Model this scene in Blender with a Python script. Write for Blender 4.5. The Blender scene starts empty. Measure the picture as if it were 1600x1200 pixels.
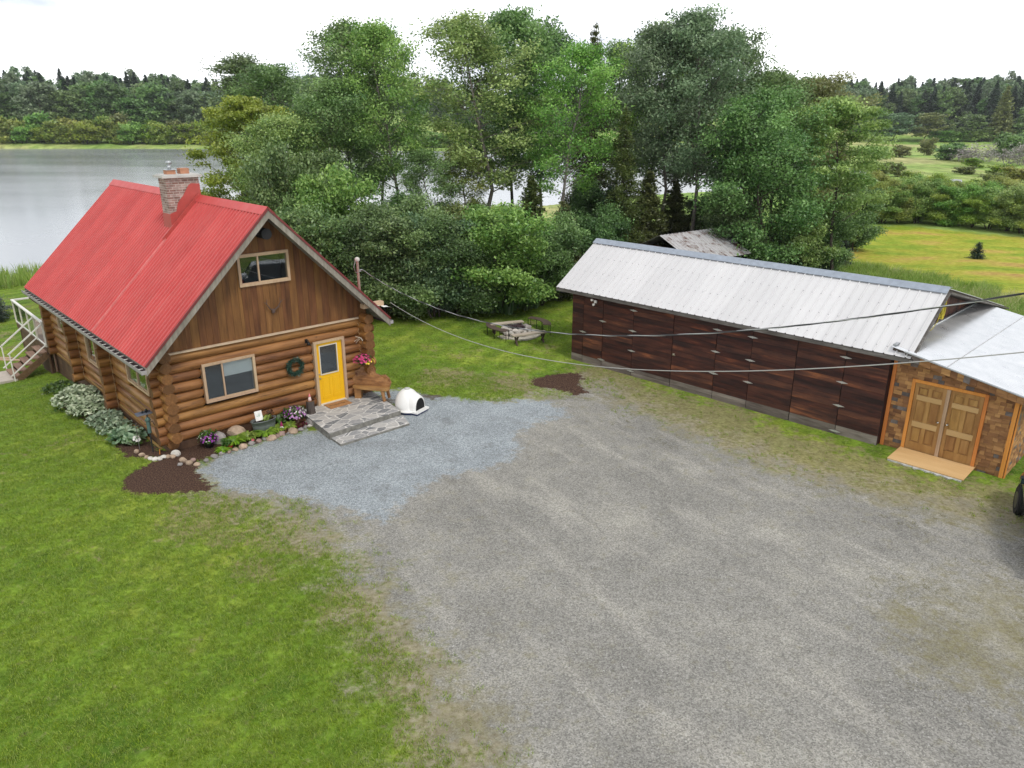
import bpy, math, random
import numpy as np
from mathutils import Vector, Matrix
rad=math.radians
scene=bpy.context.scene
COL=scene.collection
random.seed(7); RNG=np.random.default_rng(7)

# ---------------------------------------------------------------- camera
FPX,PITCH,ROLL,CH=1176.6,19.371,0.097,9.106
cam=bpy.data.cameras.new('camera'); camo=bpy.data.objects.new('camera',cam); COL.objects.link(camo)
cam.sensor_width=36; cam.sensor_fit='HORIZONTAL'; cam.lens=36*FPX/1600
cam.clip_start=0.1; cam.clip_end=3000
_a,_r=rad(PITCH),rad(ROLL)
FW=np.array([0,math.cos(_a),-math.sin(_a)]); _rt=np.array([1,0,0.]); _up=np.cross(_rt,FW)
RT=_rt*math.cos(_r)+_up*math.sin(_r); UP=-_rt*math.sin(_r)+_up*math.cos(_r)
mw=Matrix.Identity(4)
for i in range(3):
    mw[i][0]=RT[i]; mw[i][1]=UP[i]; mw[i][2]=-FW[i]
mw[2][3]=CH
camo.matrix_world=mw
scene.camera=camo
# ---------------------------------------------------------------- world, sun, exposure
SUN_EL,SUN_AZ=54,150     # azimuth measured clockwise from +Y; the sun stands behind the camera, to its right
w=bpy.data.worlds.new('World'); scene.world=w; w.use_nodes=True
nt=w.node_tree; nt.nodes.clear()
out=nt.nodes.new('ShaderNodeOutputWorld'); bg=nt.nodes.new('ShaderNodeBackground'); nt.links.new(bg.outputs[0],out.inputs[0])
bg.inputs['Strength'].default_value=0.1
sky=nt.nodes.new('ShaderNodeTexSky'); sky.sky_type='NISHITA'; sky.sun_disc=False
sky.sun_elevation=rad(SUN_EL); sky.sun_rotation=rad(SUN_AZ); sky.air_density=1; sky.dust_density=1.5
tc=nt.nodes.new('ShaderNodeTexCoord')
mp=nt.nodes.new('ShaderNodeMapping'); mp.inputs['Scale'].default_value=(1,1,3.2); nt.links.new(tc.outputs['Generated'],mp.inputs[0])
no=nt.nodes.new('ShaderNodeTexNoise'); no.inputs['Scale'].default_value=2.2; no.inputs['Detail'].default_value=7; no.inputs['Roughness'].default_value=.55; nt.links.new(mp.outputs[0],no.inputs[0])
cr=nt.nodes.new('ShaderNodeValToRGB'); cr.color_ramp.elements[0].position=.36; cr.color_ramp.elements[1].position=.62
cr.color_ramp.elements[0].color=(4.9,5.3,6.0,1); cr.color_ramp.elements[1].color=(13.2,13.3,13.4,1); nt.links.new(no.outputs[0],cr.inputs[0])
mx=nt.nodes.new('ShaderNodeMix'); mx.data_type='RGBA'
cf=nt.nodes.new('ShaderNodeValToRGB'); cf.color_ramp.elements[0].position=.28; cf.color_ramp.elements[0].color=(.62,.62,.62,1); cf.color_ramp.elements[1].position=.42; cf.color_ramp.elements[1].color=(1,1,1,1)
nt.links.new(no.outputs[0],cf.inputs[0]); nt.links.new(cf.outputs[0],mx.inputs[0])
spz=nt.nodes.new('ShaderNodeSeparateXYZ'); nt.links.new(tc.outputs['Generated'],spz.inputs[0])   # overcast: the low sky is the brightest
hz=nt.nodes.new('ShaderNodeMapRange'); hz.interpolation_type='SMOOTHSTEP'; hz.inputs[1].default_value=0; hz.inputs[2].default_value=.42; hz.inputs[3].default_value=1.6; hz.inputs[4].default_value=.92; nt.links.new(spz.outputs[2],hz.inputs[0])
hm=nt.nodes.new('ShaderNodeVectorMath'); hm.operation='SCALE'; nt.links.new(cr.outputs[0],hm.inputs[0]); nt.links.new(hz.outputs[0],hm.inputs['Scale'])
nt.links.new(sky.outputs[0],mx.inputs[6]); nt.links.new(hm.outputs[0],mx.inputs[7]); nt.links.new(mx.outputs[2],bg.inputs[0])
sl=bpy.data.lights.new('sun','SUN'); sl.energy=1.5; sl.angle=rad(10); sl.color=(1,.95,.86)
so=bpy.data.objects.new('sun',sl); COL.objects.link(so); so.rotation_euler=(rad(90-SUN_EL),0,rad(180-SUN_AZ)); so.location=(0,0,60)
scene.view_settings.view_transform='Standard'; scene.view_settings.look='None'; scene.view_settings.exposure=0.22; scene.view_settings.gamma=1
scene.render.engine='CYCLES'
try:
    scene.cycles.max_bounces=6; scene.cycles.diffuse_bounces=3; scene.cycles.glossy_bounces=3; scene.cycles.transmission_bounces=4; scene.cycles.transparent_max_bounces=8
    scene.cycles.use_denoising=True
except Exception: pass

# ---------------------------------------------------------------- node helpers
class NT:
    def __init__(s,name):
        s.m=bpy.data.materials.new(name); s.m.use_nodes=True; s.t=s.m.node_tree; s.t.nodes.clear()
        s.out=s.t.nodes.new('ShaderNodeOutputMaterial')
    def n(s,ty,**k):
        x=s.t.nodes.new(ty)
        for a,b in k.items(): setattr(x,a,b)
        return x
    def put(s,sock,v):
        if hasattr(v,'is_output') or isinstance(v,bpy.types.NodeSocket): s.t.links.new(v,sock)
        else:
            if isinstance(v,(tuple,list)) and len(v)==3 and sock.type=='RGBA': v=(*v,1)
            sock.default_value=v
    def coord(s,kind='Object'): return s.n('ShaderNodeTexCoord').outputs[kind]
    def pos(s): return s.n('ShaderNodeNewGeometry').outputs['Position']
    def map(s,v,scale=(1,1,1),rot=(0,0,0),loc=(0,0,0)):
        x=s.n('ShaderNodeMapping'); s.put(x.inputs[0],v); x.inputs['Scale'].default_value=scale; x.inputs['Rotation'].default_value=rot; x.inputs['Location'].default_value=loc; return x.outputs[0]
    def noise(s,v,scale=5,detail=4,rough=.55,col=False,dist=0):
        x=s.n('ShaderNodeTexNoise'); s.put(x.inputs['Vector'],v); x.inputs['Scale'].default_value=scale; x.inputs['Detail'].default_value=detail; x.inputs['Roughness'].default_value=rough; x.inputs['Distortion'].default_value=dist
        return x.outputs[1 if col else 0]
    def vor(s,v,scale=5,feature='F1',out='Distance',rnd=1):
        x=s.n('ShaderNodeTexVoronoi',feature=feature); s.put(x.inputs['Vector'],v); x.inputs['Scale'].default_value=scale; x.inputs['Randomness'].default_value=rnd; return x.outputs[out]
    def ramp(s,f,*st):
        x=s.n('ShaderNodeValToRGB'); s.put(x.inputs[0],f); e=x.color_ramp.elements
        while len(e)<len(st): e.new(.5)
        for i,(p,c) in enumerate(st):
            e[i].position=p; e[i].color=(*c,1) if isinstance(c,(tuple,list)) else (c,c,c,1)
        return x.outputs[0]
    def mix(s,f,a,b,mode='MIX'):
        x=s.n('ShaderNodeMix',data_type='RGBA',blend_type=mode); s.put(x.inputs[0],f); s.put(x.inputs[6],a if not isinstance(a,float) else (a,a,a)); s.put(x.inputs[7],b if not isinstance(b,float) else (b,b,b)); return x.outputs[2]
    def ma(s,op,a,b=0.,c=None,clamp=False):
        x=s.n('ShaderNodeMath',operation=op,use_clamp=clamp); s.put(x.inputs[0],a); s.put(x.inputs[1],b)
        if c is not None: s.put(x.inputs[2],c)
        return x.outputs[0]
    def mr(s,v,a,b,c=0.,d=1.,smooth=False):
        x=s.n('ShaderNodeMapRange'); x.interpolation_type='SMOOTHSTEP' if smooth else 'LINEAR'
        s.put(x.inputs[0],v); x.inputs[1].default_value=a; x.inputs[2].default_value=b; x.inputs[3].default_value=c; x.inputs[4].default_value=d; return x.outputs[0]
    def attr(s,name): return s.n('ShaderNodeAttribute',attribute_name=name).outputs['Fac']
    def hsv(s,c,h=.5,sa=1.,v=1.):
        x=s.n('ShaderNodeHueSaturation'); s.put(x.inputs['Hue'],h); s.put(x.inputs['Saturation'],sa); s.put(x.inputs['Value'],v); s.put(x.inputs['Color'],c); return x.outputs[0]
    def bump(s,h,st=.5,d=.02):
        x=s.n('ShaderNodeBump'); s.put(x.inputs['Height'],h); x.inputs['Strength'].default_value=st; x.inputs['Distance'].default_value=d; return x.outputs[0]
    def pbsdf(s,col,rough=.7,metal=0.,spec=.4,normal=None,**k):
        x=s.n('ShaderNodeBsdfPrincipled'); s.put(x.inputs['Base Color'],col); s.put(x.inputs['Roughness'],rough); s.put(x.inputs['Metallic'],metal); s.put(x.inputs['Specular IOR Level'],spec)
        if normal is not None: s.put(x.inputs['Normal'],normal)
        for a,b in k.items(): s.put(x.inputs[a],b)
        return x.outputs[0]
    def fin(s,sh): s.put(s.out.inputs[0],sh); return s.m

MC={}
def mat_plain(name,col,rough=.6,metal=0.,var=.12,scale=6,spec=.4,tint=.0,bump=.0):
    if name in MC: return MC[name]
    n=NT(name); v=n.coord(); no=n.noise(v,scale,5)
    c=n.mix(n.mr(no,.3,.7),tuple(x*(1-var) for x in col),tuple(min(1,x*(1+var)) for x in col))
    if tint: c=n.hsv(c,.5,1.,n.mr(n.attr('tint'),0,1,1-tint,1+tint))
    nm=n.bump(n.noise(v,scale*6,4),bump,.01) if bump else None
    MC[name]=n.fin(n.pbsdf(c,rough,metal,spec,nm)); return MC[name]
def mat_wood(name,cols,axis='X',tint=.3,rough=.65,stretch=18,fine=40,bump=.35,knots=False,coat=0.,crack=0.):
    """grain runs along axis; each board or log takes its own shade from 'tint'"""
    if name in MC: return MC[name]
    n=NT(name); v=n.coord(); ti=n.attr('tint')
    sc={'X':(1/stretch,1,1),'Y':(1,1/stretch,1),'Z':(1,1,1/stretch)}[axis]
    off=n.n('ShaderNodeCombineXYZ'); n.put(off.inputs[0],n.ma('MULTIPLY',ti,37.)); n.put(off.inputs[1],n.ma('MULTIPLY',ti,91.)); n.put(off.inputs[2],n.ma('MULTIPLY',ti,53.))
    ad=n.n('ShaderNodeVectorMath',operation='ADD'); n.put(ad.inputs[0],v); n.put(ad.inputs[1],off.outputs[0])
    g=n.noise(n.map(ad.outputs[0],sc),fine,6,.6); big=n.noise(n.map(ad.outputs[0],tuple(x**.5 for x in sc)),2.2,4,.6)
    f=n.ma('ADD',n.ma('MULTIPLY',g,.6),n.ma('MULTIPLY',big,.5))
    k=len(cols); c=n.ramp(n.mr(f,.33,.78),*[(i/(k-1),cols[i]) for i in range(k)])
    c=n.hsv(c,n.mr(ti,0,1,.492,.508),1.,n.mr(ti,0,1,1-tint,1+tint))
    if crack:
        ck=n.noise(n.map(ad.outputs[0],tuple(x if x==1 else .5/stretch for x in sc)),11,3,.5); c=n.mix(n.mr(n.ma('ABSOLUTE',n.ma('SUBTRACT',ck,.57)),.0,.012,crack,0),c,tuple(x*.3 for x in cols[0]))
    if knots:
        kn=n.vor(n.map(ad.outputs[0],tuple(x**.6 for x in sc)),3.,'F1'); c=n.mix(n.mr(kn,.0,.13,.8,0),c,tuple(x*.25 for x in cols[0]))
    MC[name]=n.fin(n.pbsdf(c,rough,0.,.35,n.bump(g,bump,.01),**({'Coat Weight':coat,'Coat Roughness':.35} if coat else {}))); return MC[name]
def mat_leaf(name,c1,c2,trans=.3,rough=.42,hv=.02):
    if name in MC: return MC[name]
    n=NT(name); ti=n.attr('tint'); ob=n.n('ShaderNodeObjectInfo').outputs['Random']
    c=n.mix(ti,c1,c2); c=n.hsv(c,n.mr(ob,0,1,.5-hv,.5+hv),n.mr(ob,0,1,.9,1.08),n.mr(n.noise(n.coord(),.9,3),.3,.7,.8,1.25))
    d=n.pbsdf(c,rough,0.,.5); tr=n.n('ShaderNodeBsdfTranslucent'); n.put(tr.inputs[0],n.hsv(c,.49,1.02,1.25))
    ms=n.n('ShaderNodeMixShader'); ms.inputs[0].default_value=trans; n.put(ms.inputs[1],d); n.put(ms.inputs[2],tr.outputs[0])
    MC[name]=n.fin(ms.outputs[0]); return MC[name]
def mat_glass(name,tintc=(.75,.8,.8),refl=.16,rough=.02):
    if name in MC: return MC[name]
    n=NT(name); g=n.n('ShaderNodeBsdfGlossy'); g.inputs['Roughness'].default_value=rough; g.inputs[0].default_value=(1,1,1,1)
    t=n.n('ShaderNodeBsdfTransparent'); t.inputs[0].default_value=(*tintc,1)
    lw=n.n('ShaderNodeLayerWeight'); lw.inputs[0].default_value=.35
    ms=n.n('ShaderNodeMixShader'); n.put(ms.inputs[0],n.ma('ADD',n.ma('MULTIPLY',lw.outputs[1],.6),refl,clamp=True)); n.put(ms.inputs[1],t.outputs[0]); n.put(ms.inputs[2],g.outputs[0])
    MC[name]=n.fin(ms.outputs[0]); return MC[name]

# ---------------------------------------------------------------- mesh builder
def rotz(a): c,s=math.cos(a),math.sin(a); return np.array([[c,-s,0],[s,c,0],[0,0,1.]])
def roty(a): c,s=math.cos(a),math.sin(a); return np.array([[c,0,s],[0,1,0],[-s,0,c]])
def rotx(a): c,s=math.cos(a),math.sin(a); return np.array([[1,0,0],[0,c,-s],[0,s,c]])
def frame(d):
    d=np.asarray(d,float); d=d/(np.linalg.norm(d)+1e-12); h=np.array([0,0,1.]) if abs(d[2])<.9 else np.array([1.,0,0])
    a=np.cross(h,d); a/=np.linalg.norm(a); b=np.cross(d,a); return a,b,d
class MB:
    def __init__(s): s.v=[];s.f=[];s.mi=[];s.sm=[];s.t=[];s.n=0
    def add(s,v,f,mi=0,tint=None,smooth=False):
        v=np.asarray(v,float); b=s.n; s.v.append(v); s.n+=len(v)
        for q in f: s.f.append([b+i for i in q])
        s.mi+= (list(mi) if isinstance(mi,(list,tuple)) else [mi]*len(f)); s.sm+=[smooth]*len(f)
        s.t.append(np.full(len(v),random.random() if tint is None else tint)); return s
    def box(s,c,d,R=None,mi=0,tint=None):
        x,y,z=np.array(d)/2.; v=np.array([[-x,-y,-z],[x,-y,-z],[x,y,-z],[-x,y,-z],[-x,-y,z],[x,-y,z],[x,y,z],[-x,y,z]])
        if R is not None: v=v@np.asarray(R).T
        return s.add(v+np.array(c),[(0,3,2,1),(4,5,6,7),(0,1,5,4),(1,2,6,5),(2,3,7,6),(3,0,4,7)],mi,tint)
    def bb(s,x0,x1,y0,y1,z0,z1,mi=0,tint=None): return s.box(((x0+x1)/2,(y0+y1)/2,(z0+z1)/2),(abs(x1-x0),abs(y1-y0),abs(z1-z0)),None,mi,tint)
    def bar(s,p,q,w,h,mi=0,tint=None):
        p=np.array(p,float);q=np.array(q,float); a,b,d=frame(q-p); L=np.linalg.norm(q-p); R=np.array([a,b,d]).T
        return s.box((p+q)/2,(w,h,L),R,mi,tint)
    def tube(s,pts,r,n=8,mi=0,tint=None,cap=True,capmi=None,smooth=True):
        pts=np.array(pts,float); m=len(pts); r=np.broadcast_to(np.asarray(r,float),(m,)); V=[]
        a=None
        for i in range(m):
            d=pts[min(i+1,m-1)]-pts[max(i-1,0)]
            if a is None: a,b,d=frame(d)
            else:
                d=d/(np.linalg.norm(d)+1e-12); a=a-d*(a@d); a/=np.linalg.norm(a)+1e-12; b=np.cross(d,a)
            for k in range(n):
                t=2*math.pi*k/n; V.append(pts[i]+r[i]*(math.cos(t)*a+math.sin(t)*b))
        F=[];M=[]
        for i in range(m-1):
            for k in range(n): F.append((i*n+k,i*n+(k+1)%n,(i+1)*n+(k+1)%n,(i+1)*n+k))
        tv=random.random() if tint is None else tint
        s.add(V,F,mi,tv,smooth)
        if cap:
            cm=mi if capmi is None else capmi
            s.add(V[:n],[tuple(range(n))[::-1]],cm,tv); s.add(V[-n:],[tuple(range(n))],cm,tv)
        return s
    def lathe(s,prof,c=(0,0,0),n=20,mi=0,tint=None,R=None,sx=1,sy=1,smooth=True):
        V=[];F=[]
        for r,z in prof:
            for k in range(n): t=2*math.pi*k/n; V.append((r*math.cos(t)*sx,r*math.sin(t)*sy,z))
        for i in range(len(prof)-1):
            for k in range(n): F.append((i*n+k,i*n+(k+1)%n,(i+1)*n+(k+1)%n,(i+1)*n+k))
        V=np.array(V)
        if prof[0][0]>1e-4: F.append(tuple(range(n))[::-1])
        if prof[-1][0]>1e-4: F.append(tuple((len(prof)-1)*n+k for k in range(n)))
        if R is not None: V=V@np.asarray(R).T
        return s.add(V+np.array(c),F,mi,tint,smooth)
    def prism(s,poly,z0,z1,T=None,mi=0,tint=None,topmi=None):
        """poly in the local xy plane (counter-clockwise), extruded in z; T maps local points to the mesh"""
        n=len(poly); V=np.array([(x,y,z0) for x,y in poly]+[(x,y,z1) for x,y in poly],float)
        F=[tuple(range(n))[::-1],tuple(range(n,2*n))]+[(i,(i+1)%n,n+(i+1)%n,n+i) for i in range(n)]
        if T is not None: V=T(V)
        return s.add(V,F,[mi,mi if topmi is None else topmi]+[mi]*n,tint)
    def quads(s,Q,tints,mi=0):
        """Q: (k,4,3)"""
        k=len(Q); b=s.n; s.v.append(Q.reshape(-1,3)); s.n+=4*k
        s.f+= (b+np.arange(4*k).reshape(k,4)).tolist(); s.mi+=[mi]*k; s.sm+=[False]*k; s.t.append(np.repeat(tints,4)); return s
    def mesh(s,name,mats):
        me=bpy.data.meshes.new(name); V=np.concatenate(s.v).astype(np.float32); me.from_pydata(V,[],s.f)
        for m in (mats if isinstance(mats,(list,tuple)) else [mats]): me.materials.append(m)
        me.polygons.foreach_set('material_index',np.array(s.mi,np.int32)); me.polygons.foreach_set('use_smooth',np.array(s.sm,bool))
        at=me.attributes.new('tint','FLOAT','POINT'); at.data.foreach_set('value',np.concatenate(s.t).astype(np.float32)); me.update(); return me
    def build(s,name,mats,parent=None,**k):
        o=bpy.data.objects.new(name,s.mesh(name,mats)); return link(o,parent,**k)
def quadmesh(name,Q,T,mat):
    k=len(Q); me=bpy.data.meshes.new(name); me.vertices.add(4*k); me.vertices.foreach_set('co',Q.astype(np.float32).ravel()); me.loops.add(4*k); me.loops.foreach_set('vertex_index',np.arange(4*k,dtype=np.int32))
    me.polygons.add(k); me.polygons.foreach_set('loop_start',np.arange(0,4*k,4,dtype=np.int32)); me.polygons.foreach_set('loop_total',np.full(k,4,np.int32)); me.materials.append(mat)
    at=me.attributes.new('tint','FLOAT','POINT'); at.data.foreach_set('value',np.repeat(T,4).astype(np.float32)); me.update(calc_edges=True); return me
def link(o,parent=None,label=None,cat=None,group=None,kind=None,loc=None,rz=None):
    COL.objects.link(o)
    if parent is not None: o.parent=parent
    if loc is not None: o.location=loc
    if rz is not None: o.rotation_euler=(0,0,rz)
    if label: o['label']=label
    if cat: o['category']=cat
    if group: o['group']=group
    if kind: o['kind']=kind
    return o
def thing(name,label,cat,loc=(0,0,0),rz=0,group=None):
    o=bpy.data.objects.new(name,None); o.empty_display_size=.3; return link(o,None,label,cat,group,None,loc,rz)
def copy_thing(src,loc,rz=0,scale=None,label=None,group=None,mats=None):
    c=src.copy(); COL.objects.link(c); c.location=loc; c.rotation_euler=(0,0,rz)
    if scale is not None: c.scale=scale
    if label: c['label']=label
    if group: c['group']=group
    for ch in src.children:
        d=ch.copy(); COL.objects.link(d); d.parent=c
        for g in ch.children:
            e=g.copy(); COL.objects.link(e); e.parent=d
        if mats and ch.name.split('.')[0] in mats:
            sl_=d.material_slots[0]; sl_.link='OBJECT'; sl_.material=mats[ch.name.split('.')[0]]
    return c
def leaves(cent,n,sig,size,up=.35,asp=.55,rng=RNG):
    """n leaf quads scattered about each centre; returns (k,4,3), tints"""
    cent=np.asarray(cent,float).reshape(-1,3); k=len(cent)*n; P=np.repeat(cent,n,0)+np.clip(rng.normal(size=(k,3)),-1.7,1.7)*np.asarray(sig)
    N=rng.normal(size=(k,3)); N[:,2]=np.abs(N[:,2])+up; N/=np.linalg.norm(N,axis=1)[:,None]
    A=np.cross(N,rng.normal(size=(k,3))); A/=np.linalg.norm(A,axis=1)[:,None]; B=np.cross(N,A)
    s=size*(.65+.7*rng.random(k))[:,None]
    Q=np.stack([P-A*s,P-B*s*asp,P+A*s,P+B*s*asp],1); return Q,rng.random(k)
def noisev(p,f,seed=0):
    """cheap smooth pseudo-noise for arrays of points"""
    p=np.asarray(p)*f+seed*3.7; return (np.sin(p[...,0]*1.3+p[...,1]*.7)+np.sin(p[...,1]*1.7-p[...,0]*.6+1.3)+np.sin((p[...,0]+p[...,1])*2.3+.7*np.sin(p[...,0]*1.9)))/3.

# ---------------------------------------------------------------- places
CX,CY,CT=-9.87,19.851,rad(42.937)     # cabin: front left corner and turn
BX,BY,BT=2.429,29.58,rad(-45.378)     # barn
def cab(x,y,z=0):   # x along the front wall, y towards the back
    return np.array([CX+x*math.cos(CT)-y*math.sin(CT),CY+x*math.sin(CT)+y*math.cos(CT),z])
def barn(x,y,z=0): return np.array([BX+x*math.cos(BT)-y*math.sin(BT),BY+x*math.sin(BT)+y*math.cos(BT),z])
def loc_of(X,Y,c,t,ox,oy): return (X-ox)*math.cos(t)+(Y-oy)*math.sin(t),-(X-ox)*math.sin(t)+(Y-oy)*math.cos(t)
def unp(u,v,z=0.):
    d=FW+RT*(u-800)/FPX+UP*(600-v)/FPX; t=(z-CH)/d[2]; return np.array([0,0,CH])+t*d
def sdf(poly,X,Y):
    """signed distance, positive inside"""
    poly=np.asarray(poly,float); d=np.full(X.shape,1e18); ins=np.zeros(X.shape,bool); n=len(poly)
    for i in range(n):
        ax,ay=poly[i][:2]; bx,by=poly[(i+1)%n][:2]; ex,ey=bx-ax,by-ay; L=ex*ex+ey*ey+1e-12
        t=np.clip(((X-ax)*ex+(Y-ay)*ey)/L,0,1); d=np.minimum(d,(X-ax-t*ex)**2+(Y-ay-t*ey)**2)
        c=((ay>Y)!=(by>Y))&(X<ex*(Y-ay)/(ey if abs(ey)>1e-12 else 1e-12)+ax); ins^=c
    return np.where(ins,1,-1)*np.sqrt(d)
def sst(x,a,b): t=np.clip((x-a)/(b-a),0,1); return t*t*(3-2*t)
WL=-1.2
LAKE=[unp(u,v,WL)[:2] for u,v in [(-900,470),(-300,446),(0,438),(200,415),(430,370),(600,345),(770,330),(1000,305),(1150,297),(1240,291),(1345,280),(1352,270),(1330,262),(1240,254),(1100,246),(1000,241),(740,237),(300,233),(0,231.5),(-500,229),(-1500,232)]]
POND=[unp(u,v,-1)[:2] for u,v in [(1466,283),(1480,286),(1503,285),(1502,280),(1485,279),(1468,280)]]
def terrain(X,Y):
    X=np.asarray(X,float);Y=np.asarray(Y,float)
    a,b=loc_of(X,Y,0,CT,CX,CY); h=-.052*np.clip(b,0,14)*(1-sst(a,1.5,7))*1.
    p,q=loc_of(X,Y,0,BT,BX,BY); h=h-.19*(1-sst(-q,.6,7))*sst(p,-5,-1)*(1-sst(h*-1,0,.3))
    f=sst(Y,40,62); h=h*(1-f)-.9*f
    h=h+.25*noisev(np.stack([X,Y],-1),.045)*sst(Y,45,90)
    d=sdf(LAKE,X,Y)
    near=1-sst(-d,0,14); h=np.where(d<0,h*(1-near)+(WL+.02+np.clip(-d,0,14)*.02)*near,WL-np.clip(d*.3,0,1.6))
    dp=sdf(POND,X,Y); h=np.where(dp>-2,np.minimum(h,-1.0-.25*np.clip(dp+1,0,1)),h)
    r=np.hypot(X,Y); edge=np.where(X>150,400,np.where(X<-60,322,520)); edge=322+(520-322)*sst(X,-90,-20)-(520-395)*sst(X,20,120)
    h=h+np.clip(r-edge,0,260)*.07
    return h
def G(u,v,it=6):
    """the point of the terrain seen at this place of the 1600 x 1200 picture"""
    d=FW+RT*(u-800)/FPX+UP*(600-v)/FPX; o=np.array([0,0,CH]); a,b=8.,900.
    for _ in range(4):      # march along the sight line to where it first meets the ground
        t=np.geomspace(a,b,90); P=o+t[:,None]*d; below=np.where(P[:,2]<terrain(P[:,0],P[:,1]))[0]
        if not len(below): t_=b; break
        k=max(1,below[0]); a,b=t[k-1],t[k]; t_=b
    p=o+t_*d; return np.array([p[0],p[1],float(terrain(p[0],p[1]))])
def gz(x,y): return float(terrain(x,y))
# ================================================================ GROUND
def geo_axis(core0,core1,step,lim0,lim1,g):
    c=list(np.arange(core0,core1+1e-6,step)); s=step; x=c[-1]; hi=[]
    while x<lim1: s*=g; x+=s; hi.append(x)
    s=step; x=c[0]; lo=[]
    while x>lim0: s*=g; x-=s; lo.append(x)
    return np.array(lo[::-1]+c+hi)
gx=geo_axis(-24,26,.17,-1000,1000,1.028); gy=geo_axis(7,46,.17,-30,1000,1.0125)
X,Y=np.meshgrid(gx,gy); Z=terrain(X,Y)
def PG(l): return [G(u,v)[:2] for u,v in l]
P_STONE=PG([(306,732),(350,708),(410,690),(480,672),(515,676),(560,668),(640,640),(600,622),(585,612),(640,606),(670,623),(700,620),(740,626),(790,629),(810,622),(850,627),(878,638),(893,650),(860,656),(828,664),(806,680),(814,696),(800,720),(745,735),(690,745),(660,762),(640,778),(625,792),(606,815),(570,806),(520,790),(480,782),(440,772),(400,770),(365,766),(342,762),(324,747)])
P_GRAV=PG([(330,735),(500,700),(640,640),(780,640),(870,622),(905,600),(940,606),(985,634),(1050,668),(1130,700),(1220,736),(1320,762),(1400,782),(1480,800),(1560,812),(1700,845),(2100,1000),(2400,1500),(2300,2600),(700,2600),(765,1300),(745,1170),(700,1080),(655,1020),(620,960),(585,905),(545,855),(500,815),(440,785),(380,768)])
P_MULCH=[cab(*q)[:2] for q in [(-.25,-.2),(-.75,-.35),(-1.2,-.55),(-1.62,-1.0),(-1.72,-1.7),(-1.45,-2.2),(-.85,-2.62),(-.2,-3.05),(.12,-3.12),(.02,-2.4),(.12,-1.7),(.35,-1.15),(1.2,-.98),(2.2,-.95),(3.1,-1.0),(3.95,-1.0),(4.2,.3),(-.1,.3),(-.05,5.5),(-.05,9.5),(-.7,9.3),(-1.15,8.2),(-1.1,6.6),(-.95,4.8),(-.85,3.2),(-.95,1.6),(-1.0,.5)]]
P_MULCH2=PG([(826,594),(850,588),(880,583),(905,583),(912,592),(905,600),(918,614),(900,618),(880,610),(855,606),(835,603)])
P_FIELD=PG([(1180,470),(1300,380),(1330,358),(1400,352),(1600,372),(1900,410),(2000,560),(1650,520),(1560,480),(1480,452),(1350,425),(1240,410)])
P_STRIP=PG([(560,640),(600,622),(586,611),(616,616),(690,617),(690,624),(640,628)])
sd=dict(gravel=sdf(P_GRAV,X,Y),stone=sdf(P_STONE,X,Y),mulch=np.maximum(sdf(P_MULCH,X,Y),sdf(P_MULCH2,X,Y)),field=sdf(P_FIELD,X,Y),strip=sdf(P_STRIP,X,Y))
lakesd=np.maximum(sdf(LAKE,X,Y),sdf(POND,X,Y))
DRYSPOTS=[(1510,1020,1.3),(1600,1000,2.2),(1420,965,.6),(1560,935,.6),(330,800,1.2),(440,830,1.0),(290,830,.5),(400,890,.5),(700,590,1.2),(800,600,1.2),(1120,650,1.5),(940,585,1.3),(960,600,1.3),(1000,622,1.6),(1060,640,1.4),(1110,665,1.5),(1180,690,1.6),(1250,712,1.6),(1320,735,1.7),(1400,765,1.6),(1490,785,1.6),(1570,800,1.8),(480,850,.7),(555,945,.8),(610,1000,.7),(660,1060,.8),(720,1140,1.0),(350,840,.5)]
dry=np.zeros_like(X)
for u,v,r in DRYSPOTS:
    c=G(u,v); dry=np.maximum(dry,1-np.hypot(X-c[0],Y-c[1])/r/1.4)
n=NT('ground'); v=n.pos()
big=n.noise(v,.16,4,.55); mid=n.noise(v,.9,5,.6); fine=n.noise(v,9,6,.7); vf=n.noise(v,38,4,.75)
grain=n.vor(v,42,'F1','Color'); gv=n.n('ShaderNodeSeparateColor'); n.put(gv.inputs[0],grain)
# mown grass
lawn=n.ramp(n.ma('ADD',n.ma('MULTIPLY',big,.55),n.ma('MULTIPLY',mid,.45)),(.36,(.085,.175,.014)),(.5,(.17,.275,.022)),(.64,(.30,.36,.045)))
lawn=n.mix(n.mr(fine,.35,.72),n.hsv(lawn,.5,1.,.62),n.hsv(lawn,.495,.95,1.3)); lawn=n.mix(n.mr(n.noise(v,2.6,6,.75),.50,.62,0,.55),lawn,n.hsv(lawn,.512,1.05,.5)); lawn=n.mix(n.mr(vf,.62,.8,0,.6),lawn,(.34,.38,.12))
stripes=n.n('ShaderNodeTexWave',wave_type='BANDS'); n.put(stripes.inputs[0],n.map(v,(1,1,1),(0,0,rad(28)))); stripes.inputs['Scale'].default_value=.3; stripes.inputs['Distortion'].default_value=1.6; stripes.inputs['Detail'].default_value=2
lawn=n.hsv(lawn,.5,1.,n.mr(stripes.outputs[1],0,1,.87,1.13))
drymask=n.ma('ADD',n.attr('dry'),n.mr(n.noise(v,.45,5,.65),.56,.72,0,.5))
drycol=n.mix(n.mr(fine,.3,.7),(.15,.115,.06),(.34,.29,.17))
dm=n.mr(n.ma('ADD',drymask,n.mr(n.noise(v,3.5,5,.7),.3,.7,-.45,.45)),.10,.55,smooth=True)
lawn=n.mix(n.ma('MULTIPLY',dm,.75),lawn,drycol)
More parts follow.
